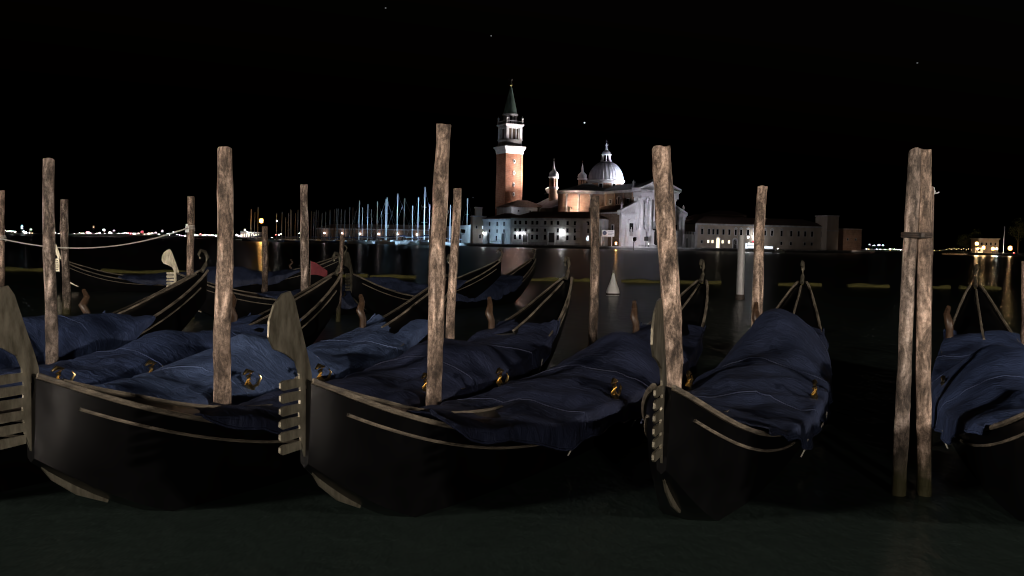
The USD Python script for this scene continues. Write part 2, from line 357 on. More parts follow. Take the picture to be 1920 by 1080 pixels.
# flank windows: one arched three-light window between two square ones, and pilaster strips
for vv in (5.5, 17.5):
    fr = MB(); fr.b2(-8.62, -8.4, vv - .95, vv + .95, 18.7, 20.9); fw = B(fr, 'flank_window', 'weathered_stone')
    p = MB(); p.b2(-8.66, -8.45, vv - .65, vv + .65, 19.0, 20.6); p.build('pane', 'dark_pane', fw)
def arch_poly(cx, z0, w, h, n=12):
    zc = z0 + h - w / 2
    return [(cx - w / 2, z0), (cx + w / 2, z0)] + [(cx + w / 2 * math.cos(t), zc + w / 2 * math.sin(t)) for t in np.linspace(0, PI, n)]
g = MB(); g.prism(arch_poly(11.5, 18.5, 4.6, 3.6), 'x', -8.64, -8.4); aw = B(g, 'arched_window', 'weathered_stone')
for k, (dx, ww, hh) in enumerate(((-1.45, .9, 2.0), (0, 1.1, 2.9), (1.45, .9, 2.0))):
    g = MB(); g.prism(arch_poly(11.5 + dx, 18.7, ww, hh, 8), 'x', -8.70, -8.5); g.build('pane', 'dark_pane', aw)
for vv in (2.4, 8.5, 14.5, 20.5):
    g = MB(); g.b2(-8.7, -8.41, vv - .4, vv + .4, 15, 23.1); B(g, 'pilaster_strip', 'pale_brick')
for vv in (6, 16):
    g = MB(); g.b2(-15.6, -15.38, vv - .9, vv + .9, 7.2, 10); f_ = B(g, 'aisle_window', 'weathered_stone')
    p = MB(); p.b2(-15.64, -15.45, vv - .6, vv + .6, 7.5, 9.7); p.build('pane', 'dark_pane', f_)
# transept with its rounded end
TC = (-14.0, 32.0); TR = 9.5
for sgn in (-1, 1):
    g = MB(); g.lathe([(TR, GZ), (TR, 23.0)], (sgn * 14, 32, 0), 36, PI / 2 if sgn < 0 else -PI / 2, 1.5 * PI if sgn < 0 else PI / 2)
    g.b2(min(sgn * 14, 0), max(sgn * 14, 0), 32 - TR, 32 + TR, GZ, 23.0)
    B(g, 'transept_wall', 'pale_brick', sm=30)
    g = MB(); g.lathe([(TR - .2, 23.0), (TR + .35, 23.1), (TR + .4, 23.5), (TR + .8, 24.0), (TR + .8, 24.3), (TR - .3, 24.35)], (sgn * 14, 32, 0), 36, PI / 2 if sgn < 0 else -PI / 2, 1.5 * PI if sgn < 0 else PI / 2)
    g.b2(min(sgn * 14, 0), max(sgn * 14, 0), 32 - TR - .5, 32 + TR + .5, 23.01, 24.28); B(g, 'transept_cornice', 'weathered_stone', sm=30)
    g = MB(); ang = np.linspace(PI / 2, 1.5 * PI, 20) if sgn < 0 else np.linspace(-PI / 2, PI / 2, 20)
    base = [(sgn * 14 + (TR + .7) * math.cos(t), 32 + (TR + .7) * math.sin(t), 24.3) for t in ang]
    ap = (sgn * 11.5, 32, 28.0); e0, e1 = (0, 32 + TR + .7, 24.3), (0, 32 - TR - .7, 24.3)
    if sgn > 0: e0, e1 = e1, e0
    vs = [e0] + base + [e1, (0, 32, 28.0), ap]; k = len(vs)
    tri = [[i, i + 1, k - 1] for i in range(k - 3)] + [[k - 3, k - 2, k - 1], [k - 2, 0, k - 1]]
    g.add(vs, tri); B(g, 'transept_roof', 'lead_dark')
for t in (200, 232, 263):
    t = math.radians(t); c, s = math.cos(t), math.sin(t)
    g = MB(); g.lathe([(.5, 14.8), (.5, 15.2), (.34, 15.3), (.32, 21.6), (.6, 22.2), (.6, 22.9)], (-14 + (TR + .25) * c, 32 + (TR + .25) * s, 0), 10); B(g, 'engaged_column', 'weathered_stone', sm=40)
t = math.radians(282)
g = MB(); g.box((-14 + (TR + .05) * math.cos(t), 32 + (TR + .05) * math.sin(t), 19.6), (.3, 1.8, 3.6), t); f_ = B(g, 'transept_window', 'weathered_stone')
g = MB(); g.box((-14 + (TR + .14) * math.cos(t), 32 + (TR + .14) * math.sin(t), 19.5), (.3, 1.1, 3.0), t); g.build('pane', 'dark_pane', f_)
g = MB(); g.b2(-8, 8, 40, 72, GZ, 21.5); B(g, 'choir_wall', 'dark_brick')
g = MB(); g.prism([(-8.6, 21.5), (8.6, 21.5), (0, 25.5)], 'y', 40, 72.5); B(g, 'choir_roof', 'lead_dark')
g = MB(); g.b2(-19, -8.2, 46, 70, GZ, 17.5); B(g, 'sacristy_wall', 'dark_brick')
g = MB(); g.prism([(-19.6, 17.5), (-8.2, 17.5), (-8.2, 22.0)], 'y', 45.6, 70.4); B(g, 'sacristy_roof', 'lead_dark')
# dome
DC = (-.8, 32)
g = MB(); g.lathe([(7.3, 23.5), (7.3, 28.3)], (*DC, 0), 40); drum = B(g, 'drum', 'pale_brick', sm=30)
for t in np.radians(np.arange(8) * 45 + 222 - 30 + 26):
    g = MB(); g.box((DC[0] + 7.25 * math.cos(t), DC[1] + 7.25 * math.sin(t), 26.4), (.5, 2.1, 3.6), t); f_ = g.build('drum_window', 'istrian_stone', drum)
for t in np.radians(np.arange(8) * 45 + 222 - 30 + 26):
    g = MB(); g.box((DC[0] + 7.38 * math.cos(t), DC[1] + 7.38 * math.sin(t), 26.3), (.4, 1.3, 3.1), t); g.build('pane', 'dark_pane', drum)
g = MB(); g.lathe([(7.2, 28.2), (7.8, 28.4), (7.9, 28.9), (8.4, 29.3), (8.4, 29.6), (7.5, 29.8)], (*DC, 0), 40); B(g, 'dome_cornice', 'istrian_stone', sm=30)
prof = [(7.5 * math.cos(a) * 1.0, 29.7 + 8.3 * math.sin(a)) for a in np.linspace(0, PI / 2 - .24, 14)]
g = MB(); g.lathe(prof, (*DC, 0), 48); dm = B(g, 'dome', 'lead', sm=30)
for k in range(32):
    t = 2 * PI * k / 32
    g = MB(); g.tube([(DC[0] + (r + .05) * math.cos(t), DC[1] + (r + .05) * math.sin(t), z) for r, z in prof[:-1]], .16, 4); g.build('rib', 'lead', dm)
g = MB(); g.lathe([(2.3, 37.30), (2.5, 37.69), (2.5, 37.92), (1.9, 38.00)], (*DC, 0), 20); lant = B(g, 'lantern', 'istrian_stone', sm=30)
g = MB(); g.lathe([(1.15, 37.92), (1.0, 40.58)], (*DC, 0), 8); g.build('lantern_core', 'dark_pane', lant)
for k in range(8):
    t = 2 * PI * k / 8 + .2
    g = MB(); g.tube([(DC[0] + 2.45 * math.cos(t), DC[1] + 2.45 * math.sin(t), 37.92), (DC[0] + 1.85 * math.cos(t), DC[1] + 1.85 * math.sin(t), 38.78), (DC[0] + 1.65 * math.cos(t), DC[1] + 1.65 * math.sin(t), 40.58)], [.3, .26, .24], 7); g.build('column', 'istrian_stone', lant)
g = MB(); g.lathe([(1.7, 40.58), (2.4, 40.81), (2.4, 41.12), (1.7, 41.28), (1.9, 41.75), (1.4, 42.37), (.6, 42.84), (.3, 43.07)], (*DC, 0), 16); g.build('lantern_cap', 'istrian_stone', lant, 30)
g = MB(); statue(g, *DC, 42.99, 2.9); B(g, 'dome_statue', 'istrian_stone', sm=40)
g = MB(); g.tube([(DC[0], DC[1], 45.02), (DC[0], DC[1], 47.36)], .07, 5); g.b2(DC[0] - .5, DC[0] + .5, DC[1] - .05, DC[1] + .05, 46.66, 46.82); B(g, 'dome_cross', 'bronze')
# two bell turrets
for sgn in (-1, 1):
    c = (sgn * 8.0, 63.0, 0)
    g = MB(); g.lathe([(2.0, 20), (2.0, 27.0)], c, 12); tu = B(g, 'turret', 'pale_brick', sm=20)
    g = MB(); g.lathe([(2.0, 27.0), (2.35, 27.3), (2.35, 27.9), (1.8, 28.0)], c, 16); g.build('turret_band', 'weathered_stone', tu)
    g = MB(); g.lathe([(1.15, 28.0), (1.15, 31.8)], c, 8); g.build('turret_core', 'dark_void', tu)
    for k in range(8):
        t = 2 * PI * k / 8 + .3
        g = MB(); g.lathe([(.46, 27.95), (.42, 31.8)], (c[0] + 1.55 * math.cos(t), c[1] + 1.55 * math.sin(t), 0), 7); g.build('pier', 'pale_brick', tu)
    g = MB(); g.lathe([(1.8, 31.8), (2.45, 32.1), (2.45, 32.6), (2.0, 32.75)], c, 16); g.build('turret_cornice', 'istrian_stone', tu)
    g = MB(); g.lathe([(2.0, 32.7), (2.2, 33.4), (2.1, 34.2), (1.5, 35.0), (.85, 35.5), (.62, 36.3), (.5, 37.4), (.25, 38.8), (.08, 39.8)], c, 16); g.build('turret_cap', 'lead', tu, 30)
    g = MB(); g.tube([(c[0], c[1], 39.7), (c[0], c[1], 41.2)], .07, 5); g.b2(c[0] - .4, c[0] + .4, c[1] - .05, c[1] + .05, 40.6, 40.75); g.build('turret_cross', 'bronze', tu)

# facade (local x = along the front, -y = towards the water)
g = MB(); g.b2(-16.3, -9.3, -.6, .6, GZ, 13.8); B(g, 'wing_wall', 'istrian_stone')
g = MB(); g.b2(9.3, 16.3, -.6, .6, GZ, 13.8); B(g, 'wing_wall', 'istrian_stone')
g = MB(); g.b2(-9.3, 9.3, -1.4, .58, GZ, 21.2); B(g, 'front_wall', 'istrian_stone')
for sgn in (-1, 1):
    xs = sorted((sgn * 17.0, sgn * 9.32))
    g = MB(); g.b2(xs[0], xs[1], -1.1, .9, 13.8, 14.4); g.b2(xs[0] - .2, xs[1] + .2, -1.5, .9, 14.4, 14.9); B(g, 'wing_entablature', 'istrian_stone')
    for k in range(13):
        d = MB(); x = sgn * (9.9 + k * .55); d.b2(x - .14, x + .14, -1.36, -1.1, 14.06, 14.38); B(d, 'dentil', 'istrian_stone')
    g = MB(); g.prism([(sgn * 16.6, 14.9), (sgn * 9.33, 14.9), (sgn * 9.33, 18.2)], 'y', -.7, .8); B(g, 'half_pediment', 'istrian_stone')
    g = MB(); g.prism([(sgn * 17.3, 14.92), (sgn * 9.34, 18.5), (sgn * 9.34, 19.3), (sgn * 17.3, 15.6)], 'y', -1.5, .9); B(g, 'raking_cornice', 'istrian_stone')
    for k in range(11):
        d = MB(); x = sgn * (10.2 + k * .62); z = 18.5 - (abs(x) - 9.34) * .4497; d.b2(x - .15, x + .15, -1.34, -.7, z - .42, z - .05); B(d, 'dentil', 'istrian_stone')
    for x in (15.6, 13.7):
        g = MB(); g.b2(sgn * x - .62, sgn * x + .62, -1.0, -.6, 2.6, 12.6); pl = B(g, 'pilaster', 'istrian_stone')
        g = MB(); g.b2(sgn * x - .8, sgn * x + .8, -1.15, -.6, 12.6, 13.8); g.build('capital', 'istrian_stone', pl)
        g = MB(); g.b2(sgn * x - .85, sgn * x + .85, -1.2, -.6, GZ, 2.6); g.build('base', 'istrian_stone', pl)
    # aedicule with a sarcophagus and bust
    x = sgn * 11.4
    g = MB(); g.b2(x - 1.75, x + 1.75, -1.5, -.6, GZ, 5.4); ae = B(g, 'aedicule', 'istrian_stone')
    for dx in (-1.4, 1.4):
        g = MB(); g.lathe([(.34, 5.4), (.26, 5.8), (.24, 10.2), (.36, 10.7)], (x + dx, -1.2, 0), 10); g.build('column', 'istrian_stone', ae, 40)
    g = MB(); g.b2(x - 1.1, x + 1.1, -.72, -.6, 5.5, 10.6); g.build('niche', 'dark_void', ae)
    g = MB(); g.b2(x - .75, x + .75, -1.25, -.72, 5.41, 7.2); g.lathe([(.3, 7.2), (.42, 7.9), (.15, 8.3), (.2, 8.7), (.05, 9.0)], (x, -1.0, 0), 8); g.build('bust', 'weathered_stone', ae)
    g = MB(); g.b2(x - 1.85, x + 1.85, -1.6, -.6, 10.7, 11.2); g.prism([(x + 1.95 * math.cos(t), 11.2 + 1.15 * math.sin(t)) for t in np.linspace(0, PI, 12)], 'y', -1.6, -.6); g.build('curved_pediment', 'istrian_stone', ae)
# giant columns
for x in (-8.2, -4.0, 4.0, 8.2):
    g = MB(); g.b2(x - .85, x + .85, -2.2, -1.4, GZ, 21.2); B(g, 'back_pilaster', 'istrian_stone')
    g = MB(); g.lathe([(1.05, 8.4), (.98, 9.5), (.95, 13), (.82, 19.6)], (x, -3.2, 0), 20); co = B(g, 'giant_column', 'istrian_stone', sm=30)
    g = MB(); g.b2(x - 1.45, x + 1.45, -4.5, -1.4, GZ, 7.4); g.b2(x - 1.65, x + 1.65, -4.7, -1.41, 1.26, 2.3); g.b2(x - 1.65, x + 1.65, -4.7, -1.41, 7.4, 7.9); g.build('pedestal', 'istrian_stone', co)
    g = MB(); g.lathe([(1.35, 7.9), (1.35, 8.2), (1.1, 8.45)], (x, -3.2, 0), 16); g.build('column_base', 'istrian_stone', co)
    g = MB(); g.lathe([(.84, 19.6), (.95, 20.0), (1.0, 20.4), (1.3, 20.85)], (x, -3.2, 0), 12); g.b2(x - 1.35, x + 1.35, -4.5, -2.6, 20.86, 21.2)
    for k in range(8):
        t = 2 * PI * k / 8 + .2; g.ball((x + 1.08 * math.cos(t), -3.2 + 1.08 * math.sin(t), 20.3), .24, 1)
    g.build('capital', 'istrian_stone', co)
g = MB(); g.b2(-9.7, 9.7, -4.3, .57, 21.2, 22.9); B(g, 'entablature', 'istrian_stone')
g = MB(); g.b2(-10.3, 10.3, -5.1, .5, 23.5, 24.1); B(g, 'cornice', 'istrian_stone')
g = MB(); g.b2(-9.75, 9.75, -4.4, .52, 22.9, 23.5); B(g, 'frieze', 'weathered_stone')
for k in range(24):
    d = MB(); x = -9.5 + k * 19 / 23; d.b2(x - .24, x + .24, -4.95, -4.4, 22.98, 23.48); B(d, 'dentil', 'istrian_stone')
g = MB(); g.prism([(-9.6, 24.1), (9.6, 24.1), (0, 27.8)], 'y', -3.9, .4); pd = B(g, 'pediment', 'istrian_stone')
g = MB(); g.lathe([(0, 0), (.75, 0), (.75, .3), (0, .3)], (0, 0, 0), 16); g.v = [np.stack([v[:, 0], -3.9 - v[:, 2] + .1, 25.7 + v[:, 1]], 1) for v in g.v]; g.build('oculus', 'dark_void', pd)
for sgn in (-1, 1):
    g = MB(); g.prism([(sgn * 10.6, 24.1), (0, 28.1), (0, 28.9), (sgn * 10.6, 24.75)], 'y', -5.1, .45); B(g, 'raking_cornice', 'istrian_stone')
    for k in range(12):
        d = MB(); x = sgn * (.6 + k * .72); z = 28.1 - abs(x) * .377; d.b2(x - .2, x + .2, -4.8, -3.9, z - .62, z - .1); B(d, 'dentil', 'istrian_stone')
def SH1(g): g.v = [v + [0, 1.2, 0] for v in g.v]; return g
# bays between the columns: panel, lower entablature, niches with statues, portal
for x0, x1 in ((-7.1, -5.1), (-2.9, 2.9), (5.1, 7.1)):
    g = MB(); g.b2(x0, x1, -3.1, -2.6, 12.6, 13.4); g.b2(x0 - .05, x1 + .05, -3.5, -2.6, 13.4, 13.9); B(SH1(g), 'bay_entablature', 'istrian_stone')
    for k in range(int((x1 - x0) / .55)):
        d = MB(); x = x0 + .3 + k * .55; d.b2(x - .13, x + .13, -3.38, -3.1, 13.02, 13.38); B(SH1(d), 'dentil', 'istrian_stone')
g = MB()
for a in ((-2.4, -2.0, 14.4, 20.0), (2.0, 2.4, 14.4, 20.0), (-2.0, 2.0, 14.4, 14.8), (-2.0, 2.0, 19.6, 20.0)): g.b2(a[0], a[1], -2.95, -2.6, a[2], a[3])
B(SH1(g), 'tablet_frame', 'istrian_stone')
for sgn in (-1, 1):
    x = sgn * 6.1
    g = MB(); g.prism(arch_poly(x, 7.6, 1.7, 4.2), 'y', -2.66, -2.6); B(SH1(g), 'niche', 'dark_void')
    g = MB(); statue(g, x, -2.95, 7.5, 3.1, sgn); B(SH1(g), 'niche_statue', 'istrian_stone', sm=40)
    g = MB(); g.b2(x - .85, x + .85, -2.75, -2.6, 15.2, 19.0); B(SH1(g), 'relief_panel', 'weathered_stone')
    g = MB(); g.prism([(x, 16), (x + .35, 16.6), (x + .2, 17.6), (x + .35, 18.3), (x, 18.7), (x - .35, 18.2), (x - .2, 17.5), (x - .35, 16.7)], 'y', -2.9, -2.75); B(SH1(g), 'garland', 'istrian_stone')
    g = MB(); g.lathe([(.42, 3.4), (.36, 4), (.32, 10.4), (.5, 11.2)], (sgn * 2.4, -3.3, 0), 12); g.b2(sgn * 2.4 - .55, sgn * 2.4 + .55, -3.9, -2.6, GZ, 3.4); B(SH1(g), 'portal_column', 'istrian_stone', sm=40)
arch = Polygon(arch_poly(0, 1.3, 4.0, 11.0, 16)).difference(Polygon(arch_poly(0, 1.2, 3.2, 10.6, 16)))
g = MB(); g.prism(arch, 'y', -3.1, -2.6); B(SH1(g), 'portal_arch', 'istrian_stone')
g = MB(); g.prism(arch_poly(0, 9.0, 3.2, 2.8, 16), 'y', -2.70, -2.6); B(SH1(g), 'tympanum', 'weathered_stone')
g = MB(); g.b2(-1.45, 1.45, -2.72, -2.6, GZ, 8.7); dr = B(SH1(g), 'door', 'dark_door')
g = MB(); g.b2(-.05, .05, -2.78, -2.72, GZ, 8.7); SH1(g).build('door_joint', 'iron', dr)
g = MB(); g.prism([(0, 9.3), (.9, 9.7), (1.0, 10.6), (.5, 11.3), (0, 11.6), (-.5, 11.3), (-1.0, 10.6), (-.9, 9.7)], 'y', -3.0, -2.7); g.ball((0, -3.05, 10.4), .55, 2, (1, .4, 1)); B(SH1(g), 'coat_of_arms', 'weathered_stone')
for (x, y, z, h) in ((0, -2.8, 28.8, 4.4), (-15.9, -.2, 15.6, 3.3), (15.9, -.2, 15.6, 3.3), (-9.8, .4, 24.7, 3.4), (9.8, .4, 24.7, 3.4)):
    g = MB(); statue(g, x, y, z, h, 1 if x <= 0 else -1); B(g, 'roof_statue', 'weathered_stone', sm=40)
g = MB()
for k in range(4): g.b2(-10.5 + k * .0, 10.5, -7.2 + k * .6, -4.75, GZ + .0 + .2 * k + .005, GZ + .2 * (k + 1))
B(g, 'church_steps', 'weathered_stone')

# ------------------------------------------------------------------ bell tower
tw = W(-21.1, 81.4)
bt = thing('bell_tower', 'tall red brick bell tower with white belfry and green pointed spire', 'bell tower', (tw[0], tw[1], 0), A30)
B2 = lambda mb, name, mat, par=bt, sm=False: mb.build(name, mat, par, sm)
HW = 4.6
g = MB(); g.b2(-HW + .15, HW - .15, -HW + .15, HW - .15, GZ, 43.4); sh = B2(g, 'brick_shaft', 'red_brick')
for sx in (-1, 1):
    for sy in (-1, 1):
        g = MB(); x, y = sx * (HW - .6), sy * (HW - .6); g.b2(x - .6, x + .6, y - .6, y + .6, GZ, 43.4); g.build('corner_strip', 'red_brick', sh)
for k, z in enumerate((24.5, 29.0, 34.4, 39.8)):
    fr = MB(); fr.lathe([(.0, 0), (.62, 0), (.62, .18), (0, .18)], (0, 0, 0), 14); fr.v = [np.stack([v[:, 0], -HW + .18 - v[:, 2], z + v[:, 1] * 1.7], 1) for v in fr.v]
    f_ = B2(fr, 'shaft_window', 'istrian_stone')
    p = MB(); p.lathe([(0, 0), (.32, 0), (.32, .2), (0, .2)], (0, 0, 0), 12); p.v = [np.stack([v[:, 0], -HW + .14 - v[:, 2], z + v[:, 1] * 1.8], 1) for v in p.v]; p.build('pane', 'dark_pane', f_)
sq = lambda prof, mb: mb.lathe([(r * math.sqrt(2), z) for r, z in prof], (0, 0, 0), 4, rot=PI / 4)
g = MB(); sq([(HW + .05, 43.4), (HW + .25, 43.9), (HW + .3, 44.8), (HW + 1.0, 46.2), (HW + 1.0, 46.8), (HW - .2, 46.9)], g); B2(g, 'cornice', 'istrian_stone')
g = MB(); sq([(HW - .2, 46.85), (HW - .35, 47.2), (HW - .55, 49.3), (HW - .3, 49.7), (HW - .3, 50.2)], g); B2(g, 'belfry_base', 'weathered_stone')
bw = HW - .45
for sx in (-1, 1):
    for sy in (-1, 1):
        g = MB(); g.box((sx * (bw - .6), sy * (bw - .6), 52.75), (1.3, 1.3, 5.1)); B2(g, 'belfry_pier', 'istrian_stone')
for side in range(4):
    for x in (-1.1, 1.1):
        g = MB(); g.lathe([(.36, 50.2), (.27, 50.6), (.25, 54.6), (.42, 55.3)], (x, -bw + .45, 0), 9); g.move(side * PI / 2); B2(g, 'belfry_column', 'istrian_stone', sm=40)
g = MB(); g.b2(-bw + 1.4, bw - 1.4, -bw + 1.4, bw - 1.4, 50.2, 55.3); B2(g, 'belfry_core', 'dark_brick')
g = MB(); sq([(bw, 55.3), (bw + .05, 56.1), (bw + .7, 56.7), (bw + .7, 57.2), (bw - .2, 57.3)], g); B2(g, 'belfry_cornice', 'istrian_stone')
for side in range(4):
    g = MB(); g.b2(-bw + .3, bw - .3, -bw - .05, -bw + .25, 58.4, 58.8)
    g.move(side * PI / 2); B2(g, 'parapet_rail', 'istrian_stone')
    for k in range(9):
        b = MB(); x = -bw + .6 + k * (2 * bw - 1.2) / 8; b.lathe([(.1, 57.25), (.2, 57.7), (.1, 58.4)], (x, -bw + .1, 0), 6); b.move(side * PI / 2); B2(b, 'baluster', 'weathered_stone')
for sx in (-1, 1):
    for sy in (-1, 1):
        g = MB(); x, y = sx * (bw - .05), sy * (bw - .05); g.b2(x - .35, x + .35, y - .35, y + .35, 57.25, 58.9); g.lathe([(.2, 58.9), (.3, 59.1), (.55, 59.8), (.5, 60.2), (.2, 60.5), (.12, 61.2)], (x, y, 0), 9); B2(g, 'urn', 'istrian_stone', sm=40)
g = MB(); g.lathe([(2.5, 57.3), (2.5, 61.2)], (0, 0, 0), 16); B2(g, 'drum', 'dark_void')
for k in range(10):
    t = 2 * PI * (k + .35) / 10; g = MB(); g.box((2.85 * math.cos(t), 2.85 * math.sin(t), 59.2), (.7, .85, 4.0), t); B2(g, 'drum_pier', 'istrian_stone')
g = MB(); g.lathe([(3.1, 61.2), (3.75, 61.5), (3.75, 62.1), (3.3, 62.2)], (0, 0, 0), 20); B2(g, 'drum_cornice', 'istrian_stone')
g = MB(); g.lathe([(3.4, 62.2), (3.2, 63.0), (.5, 74.8), (.3, 75.2)], (0, 0, 0), 16); B2(g, 'spire', 'copper_green', sm=50)
g = MB(); g.lathe([(.3, 75.1), (.75, 75.5), (.75, 75.9), (.3, 76.2)], (0, 0, 0), 12); B2(g, 'spire_knob', 'gold')
g = MB(); statue(g, 0, 0, 76.1, 3.0); g.tube([(.2, .2, 77.6), (.9, .4, 78.9), (1.0, .4, 77.4)], [.2, .12, .03], 5); g.tube([(-.2, .2, 77.6), (-.9, .4, 78.9), (-1.0, .4, 77.4)], [.2, .12, .03], 5); B2(g, 'angel_figure', 'bronze', sm=40)

# ------------------------------------------------------------------ buildings by walls: helper
def frame_of(p0, p1):
    d = p1 - p0; return math.atan2(d[1], d[0]), float(np.linalg.norm(d[:2]))
def window(parent, x, z, w, h, y=0.0, pane='dark_pane', surround='weathered_stone', name='window', ped=False, t=.14):
    g = MB(); g.b2(x - w / 2 - .18, x - w / 2, y - t, y, z - h / 2 - .15, z + h / 2 + .18); g.b2(x + w / 2, x + w / 2 + .18, y - t, y, z - h / 2 - .15, z + h / 2 + .18)
    g.b2(x - w / 2, x + w / 2, y - t, y, z + h / 2, z + h / 2 + .18); g.b2(x - w / 2, x + w / 2, y - t * 1.6, y, z - h / 2 - .15, z - h / 2)
    if ped: g.prism([(x - w / 2 - .5, z + h / 2 + .45), (x + w / 2 + .5, z + h / 2 + .45), (x, z + h / 2 + 1.15)], 'y', y - t * 2, y)
    f = g.build(name, surround, parent)
    p = MB(); p.b2(x - w / 2, x + w / 2, y - .05, y, z - h / 2, z + h / 2); p.build('pane', pane, f); return f
def hip(mb, x0, x1, y0, y1, z, h, ov=.6):
    x0, x1, y0, y1 = x0 - ov, x1 + ov, y0 - ov, y1 + ov; d = min(x1 - x0, y1 - y0) / 2
    if x1 - x0 >= y1 - y0: r0, r1 = (x0 + d, (y0 + y1) / 2, z + h), (x1 - d, (y0 + y1) / 2, z + h)
    else: r0, r1 = ((x0 + x1) / 2, y0 + d, z + h), ((x0 + x1) / 2, y1 - d, z + h)
    v = [(x0, y0, z), (x1, y0, z), (x1, y1, z), (x0, y1, z), r0, r1]
    f = [[0, 3, 2], [0, 2, 1]] + ([[0, 1, 5], [0, 5, 4], [1, 2, 5], [2, 3, 4], [2, 4, 5], [3, 0, 4]] if x1 - x0 >= y1 - y0 else [[0, 1, 4], [1, 2, 5], [1, 5, 4], [2, 3, 5], [3, 0, 4], [3, 4, 5]])
    return mb.add(v, f)
def px_on(p0, ang, px):                  # distance along a wall line at which picture column px meets it
    d = np.array([math.cos(ang), math.sin(ang)]); lo, hi = -200.0, 300.0
    tgt = (px - 960)
    def col_of(s):
        q = np.array([p0[0] + d[0] * s, p0[1] + d[1] * s, 6.0]) - EYE
        return F_PX * (q @ RIGHT) / (q @ FWD)
    for _ in range(60):
        mid = (lo + hi) / 2
        if col_of(mid) < tgt: lo = mid
        else: hi = mid
    return lo

# the long convent wing on the quay, two ranges meeting at a blunt corner
pa, pb, pc = col(905, 388), col(958, 374), col(1131, 362)
ang1, L1 = frame_of(pb, pc)
hb = thing('convent_wing', 'long three-storey pale convent building on the quay left of the church, lit by wall lamps', 'building', (pb[0], pb[1], 0), ang1)
g = MB(); g.b2(0, L1, 0, 14, GZ, 11.9); hw_ = g.build('wall', 'plaster', hb)
g = MB(); g.b2(-.2, L1 + .35, -.35, 0, 11.4, 12.05); g.build('cornice', 'weathered_stone', hb)
g = MB(); hip(g, 0, L1, 0, 14, 12.06, 3.0); g.build('roof', 'roof_tile', hb)
g = MB(); g.b2(0, L1, -.12, 0, 8.55, 8.95); g.build('string_course', 'weathered_stone', hb)
g = MB(); g.b2(-.4, .4, -.2, 0, GZ, 11.4); g.build('pilaster', 'weathered_stone', hb)
g = MB(); g.b2(L1 - .6, L1 + .1, -.2, 0, GZ, 11.4); g.build('pilaster', 'weathered_stone', hb)
g = MB(); g.b2(.41, L1 - .61, -.15, 0, GZ, 2.3); g.build('plinth', 'weathered_stone', hb)
for px in (966, 975, 986, 998, 1007, 1022, 1034, 1046, 1064, 1078, 1102, 1118):
    s = px_on(pb, ang1, px); window(hb, s, 10.2, .95, 1.5)
for px in (966, 975, 986, 998, 1007, 1022, 1046, 1064, 1078, 1102, 1118):
    s = px_on(pb, ang1, px); window(hb, s, 7.2, .9, 1.25 if px < 1040 else 1.7)
for px in (966, 975, 998, 1007, 1022, 1046, 1064, 1078, 1102, 1118):
    s = px_on(pb, ang1, px); window(hb, s, 4.3, .95, 1.9, pane='lit_window_cool' if px == 1102 else 'dark_pane')
for px, w_, h_ in ((985, 1.9, 4.2), (1034, 2.6, 5.0)):
    s = px_on(pb, ang1, px); g = MB(); g.b2(s - w_ / 2 - .4, s - w_ / 2, -.3, 0, GZ, GZ + h_ + .4); g.b2(s + w_ / 2, s + w_ / 2 + .4, -.3, 0, GZ, GZ + h_ + .4); g.b2(s - w_ / 2, s + w_ / 2, -.3, 0, GZ + h_, GZ + h_ + .4)
    d_ = g.build('doorway', 'istrian_stone', hb); p = MB(); p.b2(s - w_ / 2, s + w_ / 2, -.06, 0, GZ, GZ + h_); p.build('door_leaf', 'dark_door', d_)
for s, dz in ((9, 1.2), (22, 1.6), (31, 1.2)):
    g = MB(); g.box((s, 8.5, 14.6 + dz / 2), (.8, .8, 1.6 + dz)); g.box((s, 8.5, 15.5 + dz), (1.1, 1.1, .3)); g.build('chimney', 'dark_brick', hb)
def on_wall(p0, ang, px, off, z):
    s = px_on(p0, ang, px); d = np.array([math.cos(ang), math.sin(ang), 0]); nrm = np.array([math.sin(ang), -math.cos(ang), 0])
    q = p0 + d * s + nrm * off; q[2] = z; return q

ang0, L0 = frame_of(pa, pb)
hb2 = thing('convent_end_range', 'blue-lit left range of the pale convent, with three columns of small windows', 'building', (pa[0], pa[1], 0), ang0)
g = MB(); g.b2(0, L0 - .02, .05, 13, GZ, 11.6); g.build('wall', 'plaster', hb2)
g = MB(); g.b2(-.3, L0 - .2, -.25, .05, 11.1, 11.7); g.build('cornice', 'weathered_stone', hb2)
g = MB(); hip(g, 0, L0 - 1.0, 0, 13, 11.72, 2.6, .5); g.build('roof', 'roof_tile', hb2)
for px in (918, 932, 945):
    s = px_on(pa, ang0, px); window(hb2, s, 9.6, .9, 1.6, y=.05); window(hb2, s, 6.6, .9, 1.4, y=.05)
s = px_on(pa, ang0, 931); window(hb2, s, 3.6, .9, 2.0, y=.05)
for px, w_, h_ in ((916.5, 1.6, 4.4), (944, 1.7, 4.4)):
    s = px_on(pa, ang0, px); g = MB(); g.b2(s - w_ / 2 - .3, s - w_ / 2, -.2, .05, GZ, GZ + h_ + .3); g.b2(s + w_ / 2, s + w_ / 2 + .3, -.2, .05, GZ, GZ + h_ + .3); g.b2(s - w_ / 2, s + w_ / 2, -.2, .05, GZ + h_, GZ + h_ + .3)
    d_ = g.build('doorway', 'weathered_stone', hb2); p = MB(); p.b2(s - w_ / 2, s + w_ / 2, 0, .05, GZ, GZ + h_); p.build('door_leaf', 'dark_door', d_)

